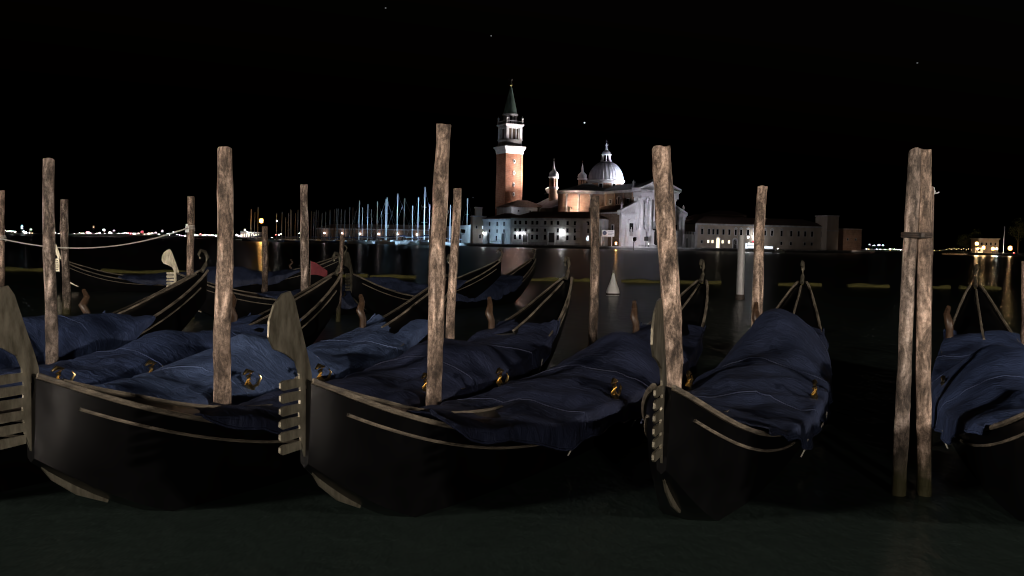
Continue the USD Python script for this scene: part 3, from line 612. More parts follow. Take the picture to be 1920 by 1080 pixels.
# small round-topped harbour tower at the end of the quay
p = col(896, 392)
ht = thing('harbour_tower', 'squat dark stone tower with one lit window at the left end of the quay', 'tower', (p[0], p[1], 0), .2)
g = MB(); g.b2(-2.9, 2.9, -2.9, 2.9, GZ, 12.6); g.build('wall', 'old_plaster', ht)
g = MB(); g.b2(-3.2, 3.2, -3.2, 3.2, 12.6, 13.1); g.build('cornice', 'weathered_stone', ht)
g = MB(); g.b2(-1.4, 1.4, -1.4, 1.4, 13.1, 16.4); g.b2(-1.7, 1.7, -1.7, 1.7, 16.4, 16.9); g.build('turret', 'old_plaster', ht)
window(ht, 1.6, 8.2, .7, 1.2, y=-2.9, pane='lit_window_cool')
window(ht, -1.2, 8.2, .7, 1.2, y=-2.9)
window(ht, .4, 4.2, .9, 1.6, y=-2.9)

# white-walled building under the bell tower
p = col(958, 402)
wb = thing('hipped_white_building', 'low white floodlit building with tiled hipped roof at the foot of the bell tower', 'building', (p[0], p[1], 0), A30)
g = MB(); g.b2(0, 19, 0, 13.5, GZ, 17.2); g.build('wall', 'plaster', wb)
g = MB(); g.b2(-.4, 19.4, -.4, 13.9, 17.2, 17.7); g.build('cornice', 'weathered_stone', wb)
g = MB(); hip(g, 0, 19, 0, 13.5, 17.71, 3.4); g.build('roof', 'roof_tile', wb)
for x in (3.5, 9.5, 15.5): window(wb, x, 16.0, .6, .6)

# monastery range to the right
AM = math.radians(15)
pm = col(1303, 389)
mo = thing('monastery_range', 'long dim two-storey monastery building right of the church with a row of pedimented windows', 'building', (pm[0], pm[1], 0), AM)
LM = px_on(pm, AM, 1552)
g = MB(); g.b2(0, LM, 0, 16, GZ, 11.2); g.build('wall', 'old_plaster', mo)
g = MB(); g.b2(-.2, LM, -.5, 0, 11.0, 11.7); g.build('cornice', 'weathered_stone', mo)
g = MB(); hip(g, 0, LM, 0, 16, 11.71, 3.2); g.build('roof', 'roof_tile', mo)
g = MB(); g.b2(-.1, .9, -.15, 0, GZ, 11.0); g.build('pilaster', 'weathered_stone', mo)
for i, px in enumerate((1316, 1329, 1337, 1345, 1356, 1367, 1379, 1389, 1402, 1414, 1434, 1447, 1465, 1483, 1497, 1509, 1522, 1541)):
    window(mo, px_on(pm, AM, px), 8.2, 1.0, 2.3, ped=1370 < px < 1470 or px == 1316, surround='istrian_stone' if 1370 < px < 1460 else 'weathered_stone')
for px in (1328, 1336, 1355, 1367): window(mo, px_on(pm, AM, px), 4.0, .95, 1.3, pane='lit_window')
for px in (1316, 1380, 1465, 1483, 1509, 1522, 1541): window(mo, px_on(pm, AM, px), 3.8, .9, 1.3)
s = px_on(pm, AM, 1346); g = MB(); g.prism(Polygon(arch_poly(s, GZ, 2.2, 5.0)).difference(Polygon(arch_poly(s, GZ - .1, 1.6, 4.6))), 'y', -.3, 0); d_ = g.build('doorway', 'istrian_stone', mo)
g = MB(); g.prism(arch_poly(s, GZ, 1.6, 4.6), 'y', -.06, 0); g.build('door_light', 'lit_window', d_)
s = px_on(pm, AM, 1378); g = MB(); g.prism(Polygon(arch_poly(s, GZ, 2.6, 4.6)).difference(Polygon(arch_poly(s, GZ - .1, 1.7, 4.0))), 'y', -.3, 0); d_ = g.build('doorway', 'istrian_stone', mo)
g = MB(); g.prism(arch_poly(s, GZ, 1.7, 4.0), 'y', -.06, 0); g.build('door_leaf', 'dark_door', d_)
# roofs behind it
for px, Y, wd, z, h in ((1292, 420, 34, 14.2, 2.6), (1328, 440, 20, 17.4, 2.2)):
    p = col(px, Y)
    o = thing('cloister_block', 'dark cloister roof, ' + ('long and lower, just behind the monastery range' if wd > 30 else 'short and highest, farther behind the monastery range'), 'building', (p[0], p[1], 0), AM)
    g = MB(); g.b2(0, wd, 0, 10, GZ, z); g.build('wall', 'old_plaster', o); g = MB(); hip(g, 0, wd, 0, 10, z, h); g.build('roof', 'roof_tile', o)
p = col(1549, 401); o = thing('end_block', 'tall plain stone block closing the right end of the monastery range', 'building', (p[0], p[1], 0), AM)
g = MB(); g.b2(0, 5.8, 0, 9, GZ - .5, 16.2); g.build('wall', 'old_plaster', o); g = MB(); g.b2(-.25, 6.05, -.25, 9.25, 16.2, 16.7); g.build('cornice', 'weathered_stone', o)
g = MB(); g.b2(-.1, 5.9, -.12, 0, 9.6, 10.0); g.build('string_course', 'weathered_stone', o)
p = col(1580, 404); o = thing('low_end_block', 'low brown brick block alone at the right tip of the island', 'building', (p[0], p[1], 0), AM)
g = MB(); g.b2(0, 9.4, 0, 8, GZ - .5, 10.6); g.build('wall', 'pale_brick', o); g = MB(); g.b2(-.2, 9.6, -.2, 8.2, 10.6, 11.0); g.build('coping', 'weathered_stone', o)
window(o, 2.2, 6.2, .6, .9); window(o, 6.4, 6.2, .6, .9)
# crenellated garden wall between church and monastery
p = W(16.9, 1.0); p1 = col(1303, 389); a_, L_ = frame_of(p, p1)
cw = thing('crenellated_wall', 'small stone gate wall with merlons between church front and monastery', 'wall', (p[0], p[1], 0), a_)
g = MB(); g.b2(0, L_, 0, .7, GZ, 6.8); g.build('wall', 'weathered_stone', cw)
for k in range(5):
    x = .6 + k * (L_ - 1.2) / 4; g = MB(); g.b2(x - .4, x + .4, .02, .68, 6.8, 8.0); g.build('merlon', 'weathered_stone', cw)
g = MB(); g.prism(arch_poly(L_ * .35, GZ, 1.8, 4.0), 'y', -.06, 0); g.build('door_leaf', 'dark_door', cw)
# yellow-grey portal pillars and the white board with a blue roundel
q = on_wall(pb, ang1, 1141, 1.0, 0)
bd = thing('notice_board', 'white board with a dark blue roundel on two posts beside the church', 'sign', (q[0], q[1], 0), .1)
for x in (-2.6, 1.6):
    g = MB(); g.b2(x - .15, x + .15, .05, .35, GZ, 5.2); g.build('post', 'aluminium', bd)
g = MB(); g.b2(-2.5, 2.5, -.1, .1, 5.0, 7.6); g.build('board', 'board_white', bd)
g = MB(); g.lathe([(0, 0), (.85, 0), (.85, .03), (0, .03)], (0, 0, 0), 20); g.v = [np.stack([v[:, 0] - 1.4, -.1 - v[:, 2], 6.4 + v[:, 1]], 1) for v in g.v]; g.build('roundel', 'navy_paint', bd)
g = MB()
for k, (z, wd) in enumerate(((7.0, 2.0), (6.4, 2.3), (5.8, 1.7))): g.b2(0, wd, -.125, -.1, z - .13, z + .13)
g.build('print', 'print_grey', bd)
for px, zz in ((1084, (4.4, 6.6)), (1084, (7.0, 10.4)), (1097, (4.6, 10.4))):
    q = on_wall(pb, ang1, px, .22, 0); g = MB(); g.b2(-.95, .95, -.06, 0, zz[0], zz[1]); g.move(ang1, q)
    tag(g.build('hanging_banner', 'poster'), {(4.4, 6.6): 'short pale banner, lowest of three on the convent wall', (7.0, 10.4): 'pale banner above the short one on the convent wall', (4.6, 10.4): 'long pale banner nearest the church on the convent wall'}[zz], 'banner', 'banners on the convent wall')
for i, (u, v) in enumerate(((-10.6, -9.5), (-4.6, -9.5))):
    q = W(u, v); o = thing('information_panel', ('left' if i == 0 else 'right') + ' of two dark panels on posts in front of the church columns', 'sign', (q[0], q[1], 0), A30, 'panels in front of the church')
    g = MB(); g.b2(-.1, .1, -.1, .1, GZ, 4.0); g.build('post', 'iron', o); g = MB(); g.b2(-1.0, 1.0, -.2, -.08, 3.6, 5.2); g.build('panel', 'dark_door', o)

# marina warehouse, long and low behind the yachts
p0, p1 = col(594, 520), col(838, 482); a_, L_ = frame_of(p0, p1)
mw = thing('marina_warehouse', 'long low brick warehouse behind the masts of the marina', 'building', (p0[0], p0[1], 0), a_)
g = MB(); g.b2(0, L_, 0, 12, GZ, 7.6); g.build('wall', 'dark_brick', mw)
g = MB(); g.b2(-.2, L_ + .2, -.3, 0, 7.4, 7.9); g.build('cornice', 'weathered_stone', mw)
g = MB(); hip(g, 0, L_, 0, 12, 7.91, 2.6); g.build('roof', 'roof_tile', mw)
for k in range(14):
    x = 3 + k * (L_ - 6) / 13; g = MB(); g.prism(arch_poly(x, GZ, 2.4, 4.2, 8), 'y', -.08, 0); g.build('arched_door', 'dark_door', mw)
for k in range(7):
    x = 3 + (k * 2 + .5) * (L_ - 6) / 13
    q = p0 + np.array([math.cos(a_), math.sin(a_), 0]) * x + np.array([math.sin(a_), -math.cos(a_), 0]) * .9
    if k == 0: LAMPS_W = []
    LAMPS_W.append(q)
p0, p1 = col(838, 470), col(886, 405); a_, L_ = frame_of(p0, p1)
o = thing('marina_wall_building', 'pale blue-lit low building between the tall masts and the squat tower', 'building', (p0[0], p0[1], 0), a_)
g = MB(); g.b2(0, L_, .0, 9, GZ, 9.0); g.build('wall', 'plaster', o); g = MB(); g.b2(-.2, L_ + .2, -.3, 9.3, 9.0, 9.5); g.build('cornice', 'weathered_stone', o)
g = MB(); g.prism(arch_poly(px_on(p0, a_, 864), GZ, 2.4, 4.6, 8), 'y', -.08, 0); g.build('arched_door', 'dark_door', o)
PMB, AMB = p0, a_

# ------------------------------------------------------------------ lamps on the far side
glow('shade_amber', (1.0, .42, .10), 1.5)
def globe_lamp(name, label, cat, pos, mat, r=.3, h=None, group=None, base=GZ, shade=False):
    h = pos[2] - base
    o = thing(name, label, cat, (pos[0], pos[1], base), 0, group)
    g = MB(); g.lathe([(.22, 0), (.14, .5), (.09, .8), (.07, h - r)], (0, 0, 0), 7); g.build('post', 'lamp_post_paint', o)
    g = MB(); g.ball((0, 0, h), r, 2); g.build('globe', mat, o)
    if shade:
        g = MB(); g.lathe([(.3 * r, h + 1.75 * r), (1.3 * r, h + 1.35 * r), (1.75 * r, h + 1.0 * r), (1.7 * r, h + .95 * r), (.3 * r, h + 1.5 * r)], (0, 0, 0), 16); g.build('upper_shade', 'shade_amber', o)
        g = MB(); g.lathe([(.3 * r, h - 1.5 * r), (1.7 * r, h - .95 * r), (1.75 * r, h - 1.0 * r), (1.3 * r, h - 1.35 * r), (.3 * r, h - 1.75 * r)], (0, 0, 0), 16); g.build('lower_shade', 'shade_amber', o)
    return o
def wall_lamp(label, pos, ang, mat, group=None, s=.35):
    o = thing('wall_lamp', label, 'lamp', pos, ang, group)
    g = MB(); g.b2(-.06, .06, 0, 1.0, .3, .42); g.b2(-.3, .3, -.3, .3, .42, .55); g.build('bracket', 'iron', o)
    g = MB(); g.box((0, 0, .2), (s, s, .4)); g.build('lantern', mat, o); return o
wall_lamp('blazing white wall lamp near the middle of the convent wall, the brightest one', on_wall(pb, ang1, 1053, .8, 6.4), ang1, 'wall_lamp_white', s=.85)
wall_lamp('white wall lamp over the convent door, left one of a pair', on_wall(pb, ang1, 972, 1.0, 5.6), ang1, 'wall_lamp_white', s=.38)
wall_lamp('white wall lamp over the convent door, right one of a pair', on_wall(pb, ang1, 982, 1.0, 5.6), ang1, 'wall_lamp_white', s=.38)
wall_lamp('white wall lamp at the far left corner of the convent', on_wall(pa, ang0, 909, .8, 5.6), ang0, 'wall_lamp_white', s=.38)
for i, q in enumerate(LAMPS_W):
    globe_lamp('marina_lamp', f'{ORD[i]} from the left of the pinkish lamp globes before the marina warehouse', 'lamp', (q[0], q[1], 5.2), 'lamp_pinkish', .34, group='lamps in front of the marina warehouse')
globe_lamp('quay_bollard_lamp', 'small orange lamp at the water edge left of the church front', 'lamp', col(1155, 351.5, 2.4), 'lamp_orange', .34, shade=True)
globe_lamp('harbour_beacon', 'tall orange beacon lamp on the harbour mole behind the poles', 'lamp', at(490, 414, 452), 'lamp_orange', .72, base=1.0, shade=True)
globe_lamp('marina_mast_lamp', 'single white lamp high on a post left of the marina', 'lamp', at(519, 415, 450), 'lamp_white', .28, base=1.0)
for i, px in enumerate((1190, 1220)):
    globe_lamp('step_lamp', ('left' if i == 0 else 'right') + ' of two low white lamps by the church steps', 'lamp', W(-8.6 if i == 0 else -.3, -8.6, 2.5), 'lamp_white', .16, group='lamps by the church steps')

def flood(label, pos, target, mat, s, mast=0.0, hood=.5):
    pos, target = np.array(pos, float), np.array(target, float)
    d = target - pos; d /= np.linalg.norm(d); az = math.atan2(d[1], d[0]); el = math.asin(d[2])
    o = thing('floodlight', label, 'floodlight', tuple(pos), 0)
    R = np.array([[math.cos(az) * math.cos(el), -math.sin(az), -math.cos(az) * math.sin(el)], [math.sin(az) * math.cos(el), math.cos(az), -math.sin(az) * math.sin(el)], [math.sin(el), 0, math.cos(el)]])
    def put(g): g.v = [v @ R.T for v in g.v]; return g
    g = MB(); g.b2(-.6 * s, -.05, -.62 * s, .62 * s, -.62 * s, .62 * s)
    for a in (-1, 1): g.b2(-.05, hood * s, min(a * .56 * s, a * .62 * s), max(a * .56 * s, a * .62 * s), -.62 * s, .62 * s)
    for a in (-1, 1): g.b2(-.05, hood * s, -.56 * s, .56 * s, min(a * .56 * s, a * .62 * s), max(a * .56 * s, a * .62 * s))
    put(g).build('housing', 'iron', o)
    g = MB(); g.b2(-.04, .0, -.55 * s, .55 * s, -.55 * s, .55 * s); put(g).build('lens', mat, o)
    g = MB(); g.b2(-.4 * s, -.2 * s, -.1, .1, -1.3 * s, -.5 * s); put(g).build('stand', 'iron', o)
    if mast: g = MB(); g.tube([(-.4 * s, 0, -mast), (-.4 * s, 0, -.6 * s)], [.16, .1], 8); g.build('mast', 'iron', o)
flood('hooded floodlight on a pile in the water aimed at the church front', col(1190, 326, 4.0), W(.5, 0, 14.5), 'flood_facade', .85, 5.0, 1.3)
flood('floodlight on the church roof aimed at the bell tower', W(1, 58, 27.5), W(-20.5, 77, 42), 'flood_tower', 1.5)
flood('floodlight on the choir roof aimed at the belfry', W(-6, 70, 27.0), W(-20.5, 77, 53), 'flood_tower', 2.3)
flood('floodlight on the white building aimed at the left face of the bell tower', W(-44, 74, 22.0), W(-22, 81, 45), 'flood_tower', .28)
flood('floodlight on the nave roof aimed at the dome', W(7.0, 12, 27.6), W(0, 30, 35), 'flood_dome', .75)
flood('floodlight beside the dome aimed at its lantern', W(7.5, 21.5, 28.0), W(0, 32, 41), 'flood_dome', .5)
flood('warm floodlight on the convent roof aimed at the rounded transept', W(-26.2, 20.3, 16.6), W(-20.0, 25.5, 18.6), 'flood_orange', .42)
flood('floodlight lighting the white wall under the bell tower', tuple(col(961, 396, 15.6)), tuple(col(961, 402, 17)), 'flood_facade', .10)
flood('blue-white floodlight on the marina quay aimed at the yachts', tuple(col(868, 396, 6.5)), tuple(col(780, 425, 14)), 'flood_blue', 1.2)
flood('blue-white floodlight on the squat tower aimed at the convent end', tuple(col(902, 372, 5.0)), tuple(col(940, 382, 6.5)), 'flood_blue', .26)

flood('small floodlight on a post before the monastery range', col(1424, 366, 6.5), col(1395, 396, 7.5), 'flood_tower', .24, 5.2)
flood('small warm floodlight on the quay before the low end block', col(1606, 394, 2.2), col(1600, 406, 6.5), 'flood_orange', .085)
# vaporetto stop and boat
p = col(1412, 374)
ps = thing('ferry_pontoon', 'lit floating ferry stop with white cabin and red sign in front of the monastery', 'pontoon', (p[0], p[1], 0), .2)
g = MB(); g.b2(-4, 3.0, -2, 2, -.4, .9); g.build('float', 'iron', ps)
g = MB(); g.b2(-3.6, 2.6, -1.6, 1.6, 3.6, 3.9); g.build('roof', 'white_paint', ps)
for x in (-3.4, 2.4):
    g = MB(); g.b2(x - .1, x + .1, -1.5, -1.3, .9, 3.6); g.build('post', 'white_paint', ps)
g = MB(); g.b2(-3.3, 2.3, 1.3, 1.4, .9, 3.6); g.build('back_panel', 'lit_window_cool', ps)
g = MB(); g.b2(-1.4, 2.4, -1.75, -1.6, 3.95, 4.5); g.build('sign', 'lit_red', ps)
p = col(1430, 370)
vb = thing('water_bus', 'low water bus with lit cabin windows moored beside the ferry stop', 'boat', (p[0], p[1], 0), .2)
rings = [[(x, y * wv, z) for y, z in ((-1.9, 1.1), (-1.5, -.3), (1.5, -.3), (1.9, 1.1))] for x, wv in ((-8, .7), (-6, 1), (5, 1), (7.6, .55), (8.6, .1))]
g = MB(); g.loft(rings); g.build('hull', 'white_paint', vb)
g = MB(); g.b2(-6, 4.5, -1.5, 1.5, 2.35, 2.6); g.build('cabin_roof', 'white_paint', vb)
g = MB(); g.b2(-5.8, 4.2, -1.35, 1.35, 1.1, 1.5); g.build('cabin_wall', 'white_paint', vb)
for k in range(6):
    g = MB(); x = -5 + k * 1.6; g.b2(x - .68, x + .68, -1.34, 1.34, 1.5, 2.34); g.build('cabin_window', 'lit_window_cool' if k != 2 else 'dark_pane', vb)
g = MB(); g.b2(-7, 7.0, -1.93, -1.90, .75, 1.0); g.build('stripe', 'navy_paint', vb)
globe_lamp('ferry_stop_lamp', 'white lamp on a post left of the ferry stop', 'lamp', col(1403, 376, 6.0), 'lamp_white', .38, base=.5)
globe_lamp('ferry_stop_lamp', 'tall white lamp on a post right behind the ferry stop', 'lamp', col(1420, 395, 6.8), 'lamp_bright_white', .5, base=.5)
p = col(1459, 330)
sb = thing('small_boat', 'tiny motor boat with a white light out on the dark water', 'boat', (p[0], p[1], 0), .4)
g = MB(); g.loft([[(x, y * wv, z) for y, z in ((-.8, .6), (-.6, -.2), (.6, -.2), (.8, .6))] for x, wv in ((-2.4, .85), (1, 1), (2.2, .5), (2.8, .1))]); g.build('hull', 'white_paint', sb)
g = MB(); g.b2(-1, .8, -.6, .6, .6, 1.3); g.build('cabin', 'white_paint', sb)
g = MB(); g.ball((-.2, 0, 1.6), .16, 2); g.build('lamp', 'lamp_white', sb)

# ------------------------------------------------------------------ yachts in the marina (one of each kind, the rest reference it)
def make_yacht(name, label, loc, rz, sc, group, hullmat, mastmat):
    o = thing(name, label, 'sailboat', loc, rz, group, sc)
    rings = []
    for x, wv, sh in ((-6.5, .62, 1.15), (-4, .9, 1.05), (0, 1.0, 1.05), (3.5, .72, 1.2), (5.6, .34, 1.4), (6.9, .03, 1.55)):
        rings.append([(x, y * wv, z if z < 0.3 else sh) for y, z in ((-1.9, 1.1), (-1.75, .25), (-.8, -.35), (.8, -.35), (1.75, .25), (1.9, 1.1))])
    g = MB(); g.loft(rings); hl = g.build('hull', hullmat, o, 35)
    g = MB(); g.loft([[(x, y * wv, z) for y, z in ((-1.0, 1.05), (-.8, 1.65), (.8, 1.65), (1.0, 1.05))] for x, wv in ((-2.6, .95), (1.6, .9), (3.2, .45))]); cb = g.build('cabin', 'yacht_hull', o)
    for s_ in (-1, 1):
        p = MB(); p.box((-.4, s_ * .92, 1.4), (3.0, .1, .22)); p.build('cabin_window', 'dark_pane', cb)
    g = MB(); g.tube([(1.2, 0, 1.5), (1.15, 0, 10), (1.0, 0, 19)], [.24, .22, .17], 6); ms = g.build('mast', mastmat, o)
    for z, L in ((7.5, 1.1), (12.5, .9)):
        p = MB(); p.tube([(1.15, -L, z), (1.15, L, z)], .05, 5); p.build('spreader', mastmat, ms)
    g = MB(); g.tube([(1.1, 0, 2.9), (-4.6, 0, 2.8)], .1, 6); g.build('boom', mastmat, o)
    g = MB(); g.tube([(.9, 0, 3.15), (-1.5, 0, 3.2), (-4.2, 0, 3.0)], [.24, .22, .12], 7); g.build('sail_cover', 'sail_cover', o)
    for pts in ([(1.0, 0, 18.8), (6.6, 0, 1.6)], [(1.0, 0, 18.9), (-6.4, 0, 1.2)]):
        p = MB(); p.tube(pts, .018, 4); p.build('stay', mastmat, o)
    return o
surf('mast_dull', (.12, .115, .11), rough=.6)
bright = [(674, 376), (680, 389), (690, 383), (708, 378), (724, 373), (726, 370), (746, 363), (759, 372), (774, 386), (785, 370), (797, 351), (806, 383), (835, 382), (845, 384), (877, 372)]
dim = [(471, 392), (478, 397), (484, 388), (519, 400), (529, 397), (536, 407), (541, 399), (545, 392), (547, 394), (554, 399), (559, 393), (584, 395), (589, 397), (593, 393), (597, 394), (604, 399), (611, 397), (619, 393), (627, 392), (631, 391), (634, 391), (640, 392), (647, 393), (656, 389), (662, 389), (666, 396), (697, 392), (716, 396)]
Y0 = None
yw = yd = None
for i, (px, py) in enumerate(sorted(bright)):
    Y = 425 + 22 * ((i * 7) % 5) / 5
    top = at(px, py, Y); sc = top[2] / 19.0
    rz = 2.75 + .5 * math.sin(i * 2.1) if px != 797 else 2.2
    lab = f'white yacht under the {ORD[i]} bright blue-white mast from the left in the marina'
    if px == 797: lab = 'yacht with the tallest bright mast and a long slanting stay'
    if px == 877: lab = 'yacht whose single mast stands apart, nearest the squat harbour tower'
    loc = np.array([top[0], top[1], 0]) - np.array([math.cos(rz), math.sin(rz), 0]) * 1.0 * sc
    if yw is None: yw = make_yacht('yacht', lab, loc, rz, sc, 'white yachts in the marina', 'yacht_hull', 'aluminium')
    else: dup(yw, loc, rz, lab, None if px not in (797, 877) else 'white yachts in the marina', sc)
for i, (px, py) in enumerate(dim):
    Y = 455 + 26 * ((i * 5) % 7) / 7
    if px > 590: Y = min(Y, 462)
    if px > 690: Y = 446
    top = at(px, py, Y); sc = top[2] / 19.0; rz = 2.9 + .4 * math.sin(i * 1.7)
    loc = np.array([top[0], top[1], 0]) - np.array([math.cos(rz), math.sin(rz), 0]) * sc
    lab = f'dim yacht under the {ORD[i]} thin grey mast from the left in the crowded marina'
    if yd is None: yd = make_yacht('moored_yacht', lab, loc, rz, sc, 'dim yachts in the left of the marina', 'yacht_dark', 'mast_dull')
    else: dup(yd, loc, rz, lab, None, sc)

# ------------------------------------------------------------------ far shore lamps
Z1 = [(40, 355, 'w', 1), (55, 362, 'w', 1), (70, 360, 'w', 2), (82, 365, 'p', 1), (95, 362, 'w', 2), (108, 366, 'w', 1), (160, 325, 't', 2), (158, 340, 'p', 2), (168, 362, 'w', 2), (178, 370, 'p', 3), (190, 372, 'w', 1), (225, 350, 'w', 1), (212, 373, 'w', 1), (232, 374, 'a', 1),
      (318, 350, 'r', 3), (314, 358, 'p', 2), (400, 372, 'w', 1), (425, 376, 'w', 1), (540, 378, 'w', 1), (575, 370, 'w', 1), (588, 376, 'a', 1), (600, 378, 'w', 1), (625, 368, 'r', 2), (636, 375, 'p', 2), (647, 373, 'p', 2), (656, 377, 'w', 1), (675, 330, 'a', 1), (700, 378, 'w', 1), (718, 374, 'w', 1), (750, 352, 'p', 2), (757, 376, 'w', 1),
      (793, 371, 'p', 2), (808, 376, 'w', 1), (825, 356, 'w', 1), (860, 378, 'w', 1), (890, 379, 'w', 1), (905, 370, 'w', 1), (918, 375, 'w', 1), (930, 374, 'r', 2), (945, 379, 'r', 2), (962, 380, 'w', 1), (975, 381, 'w', 1), (1000, 376, 'w', 1), (1025, 366, 'r', 2), (1046, 386, 'w', 1), (1075, 381, 'p', 2), (1100, 379, 'w', 1), (1125, 371, 'w', 1), (1150, 385, 'w', 1), (1175, 360, 'w', 1),
      (1215, 376, 'w', 1), (1224, 389, 'w', 1), (1255, 366, 'w', 1), (1280, 386, 'w', 1), (1296, 388, 'w', 1), (1312, 391, 'w', 1), (1338, 396, 'w', 1), (1410, 388, 'w', 2), (1425, 391, 'w', 1), (1450, 379, 'r', 2), (1465, 390, 'w', 1), (1482, 388, 'w', 2), (1500, 384, 'w', 1), (1515, 391, 'p', 1), (1530, 388, 'w', 2), (1545, 390, 'w', 1), (1560, 394, 'w', 2),
      (1640, 386, 'w', 1), (1660, 381, 'w', 2), (1680, 391, 'w', 2), (1710, 386, 'w', 2), (1725, 393, 'w', 2), (1742, 396, 'w', 1), (1790, 375, 'p', 2), (1802, 385, 'w', 1), (1812, 400, 'w', 1), (1826, 394, 'w', 1), (1840, 391, 'w', 2)]
SH = [(x / 3.856, 340 + y / 3.856, c, s) for x, y, c, s in Z1]
Z3 = [(75, 352, 'p', 2), (92, 362, 'p', 2), (112, 370, 'w', 2), (130, 378, 'w', 1), (270, 405, 'w', 1), (298, 386, 'r', 2), (320, 387, 'p', 2), (335, 380, 'p', 1), (375, 407, 'w', 1), (411, 409, 'w', 1), (440, 405, 'w', 1), (466, 375, 'w', 1), (470, 406, 'w', 1)]
SH += [(440 + x / 3.857, 340 + y / 3.857, c, s) for x, y, c, s in Z3]
KIND = {'w': ('far_white', 'tiny white lamp on the far shore to the left'), 'p': ('far_pink', 'tiny pink-white lamp on the far shore to the left'), 'r': ('far_red', 'tiny red lamp on the far shore to the left'), 't': ('far_teal', 'tiny teal lamp above the others on the far shore'), 'a': ('far_amber', 'tiny amber lamp on the far shore to the left')}
CNT = {}
for px, py, c, s in sorted(SH):
    mat, lab = KIND[c]; q = at(px, py, 895); grp = None if c == 't' else lab.replace('tiny ', '').replace(' lamp', ' lamps')
    CNT[c] = CNT.get(c, -1) + 1
    if c in 'pra': lab = f"{ORD[CNT[c]]} tiny {dict(p='pink-white', r='red', a='amber')[c]} lamp from the left on the far left shore"
    q[2] = max(q[2], 1.9)
    globe_lamp('shore_lamp', lab, 'lamp', q, mat, (.26, .42, .70)[s - 1], group=grp, base=1.3)
p0, p1 = col(452, 905), col(486, 900); a_, L_ = frame_of(p0, p1)
o = thing('shore_pavilion', 'pinkish lit flat-roofed pavilion on the far shore left of the orange beacon', 'building', (p0[0], p0[1], 1.3), a_)
g = MB(); g.b2(0, L_, 0, 8, 0, 5.4); g.build('wall', 'plaster', o); g = MB(); g.b2(-.5, L_ + .5, -.8, 8.5, 5.4, 6.0); g.build('roof', 'white_paint', o)
for k in range(8):
    g = MB(); x = 1 + k * (L_ - 2) / 7; g.b2(x - .6, x + .6, -.1, 0, 1.2, 4.0); g.build('window', 'lit_window', o)
# right bank
Z5 = [(118, 765, 'w', 1), (150, 771, 'w', 1), (185, 768, 'w', 1), (215, 771, 'w', 1), (95, 805, 'w', 1), (112, 808, 'a', 1), (170, 800, 'w', 1), (195, 801, 'w', 1), (230, 806, 'w', 1), (265, 826, 'a', 3), (300, 800, 'w', 1), (320, 806, 'w', 1), (342, 806, 'w', 1), (440, 815, 'w', 1), (585, 808, 'a', 1), (625, 810, 'a', 1)]
CNT = {}
for x, y, c, s in sorted(Z5):
    lab = 'tiny white lamp on the far bank at right, past the island' if c == 'w' else 'tiny amber lamp on the far bank at right, past the island'
    grp = lab.replace('tiny ', '').replace(' lamp', ' lamps'); CNT[c] = CNT.get(c, -1) + 1
    lab = f"{ORD[CNT[c]]} tiny {dict(w='white', a='amber')[c]} lamp from the left on the far bank right of the island"
    q = at(1600 + x / 3.857, 260 + y / 3.857, 1000); q[2] = max(q[2], 1.9)
    globe_lamp('bank_lamp', lab, 'lamp', q, KIND[c][0], (.34, .5, .9)[s - 1], group=grp, base=1.3)
for x, y, c, r in ((893, 760, 'lamp_amber', .6), (900, 796, 'lamp_amber', .38), (943, 788, 'lamp_amber', .58), (1010, 797, 'lamp_amber', .6), (1036, 797, 'lamp_bright_white', .5), (1135, 792, 'lamp_amber', .7), (1160, 826, 'lamp_red', .2)):
    lab = {900: 'small amber street lamp low in front of the kiosk on the right shore', 943: 'amber street lamp before the dim house on the right shore', 1010: 'amber street lamp touching the bright white one on the right shore'}.get(x, '')
    if c == 'lamp_bright_white': lab = 'bright white street lamp on the right shore among amber ones'
    if c == 'lamp_red': lab = 'small red lamp on the right shore'
    if x == 1135: lab = 'amber street lamp on the right shore, right of the flagpole'
    if x == 893: lab = 'highest amber street lamp on the right shore, over the small kiosk'
    q = at(1600 + x / 3.857, 260 + y / 3.857, 458); globe_lamp('shore_street_lamp', lab, 'lamp', q, c, r, group='amber lamps on the right shore' if c == 'lamp_amber' else None, base=1.2, shade=c == 'lamp_amber')
for x in range(12):
    q = col(1775 + x * 4.6, 470 + (x % 3), 2.6 + .5 * (x % 2)); globe_lamp('string_lamp', f'{ORD[x]} from the left in the row of tiny amber lamps on the right jetty', 'lamp', q, 'far_amber', .10, group='row of tiny amber lamps on the right jetty', base=.6)
land('right_jetty', [(1766, 468), (1822, 466), (1822, 478), (1766, 480)], .6, 'quay_stone')
p = col(1829, 462); o = thing('shore_kiosk', 'small orange-lit kiosk beside the water on the right shore', 'kiosk', (p[0], p[1], 1.2), 0)
g = MB(); g.b2(-.2, 3.6, 0, 3, 0, 2.6); g.build('wall', 'plaster', o); g = MB(); g.b2(-.6, 4.0, -.8, 3.4, 2.6, 2.8); g.build('roof', 'roof_tile', o); g = MB(); g.b2(1.0, 2.4, -.06, 0, .9, 2.0); g.build('window', 'dark_pane', o)
p = col(1834, 478); o = thing('shore_house', 'dim flat house with pale roof edge behind the lamps on the right shore', 'building', (p[0], p[1], 1.2), 0)
g = MB(); g.b2(0, 10.5, 0, 8, 0, 7.2); g.build('wall', 'old_plaster', o); g = MB(); g.b2(-.5, 11, -.5, 8.5, 7.2, 7.7); g.build('roof_edge', 'weathered_stone', o)
for k in range(4): window(o, 1.6 + k * 2.4, 4.8, .9, 1.3)
p = col(1881, 457); g = MB(); g.tube([(0, 0, 0), (0, 0, 6.5), (0, 0, 13.2)], [.16, .13, .07], 8); g.ball((0, 0, 13.3), .16, 1); g.b2(-.4, .4, -.4, .4, -.2, .25); g.move(0, (p[0], p[1], 1.2))
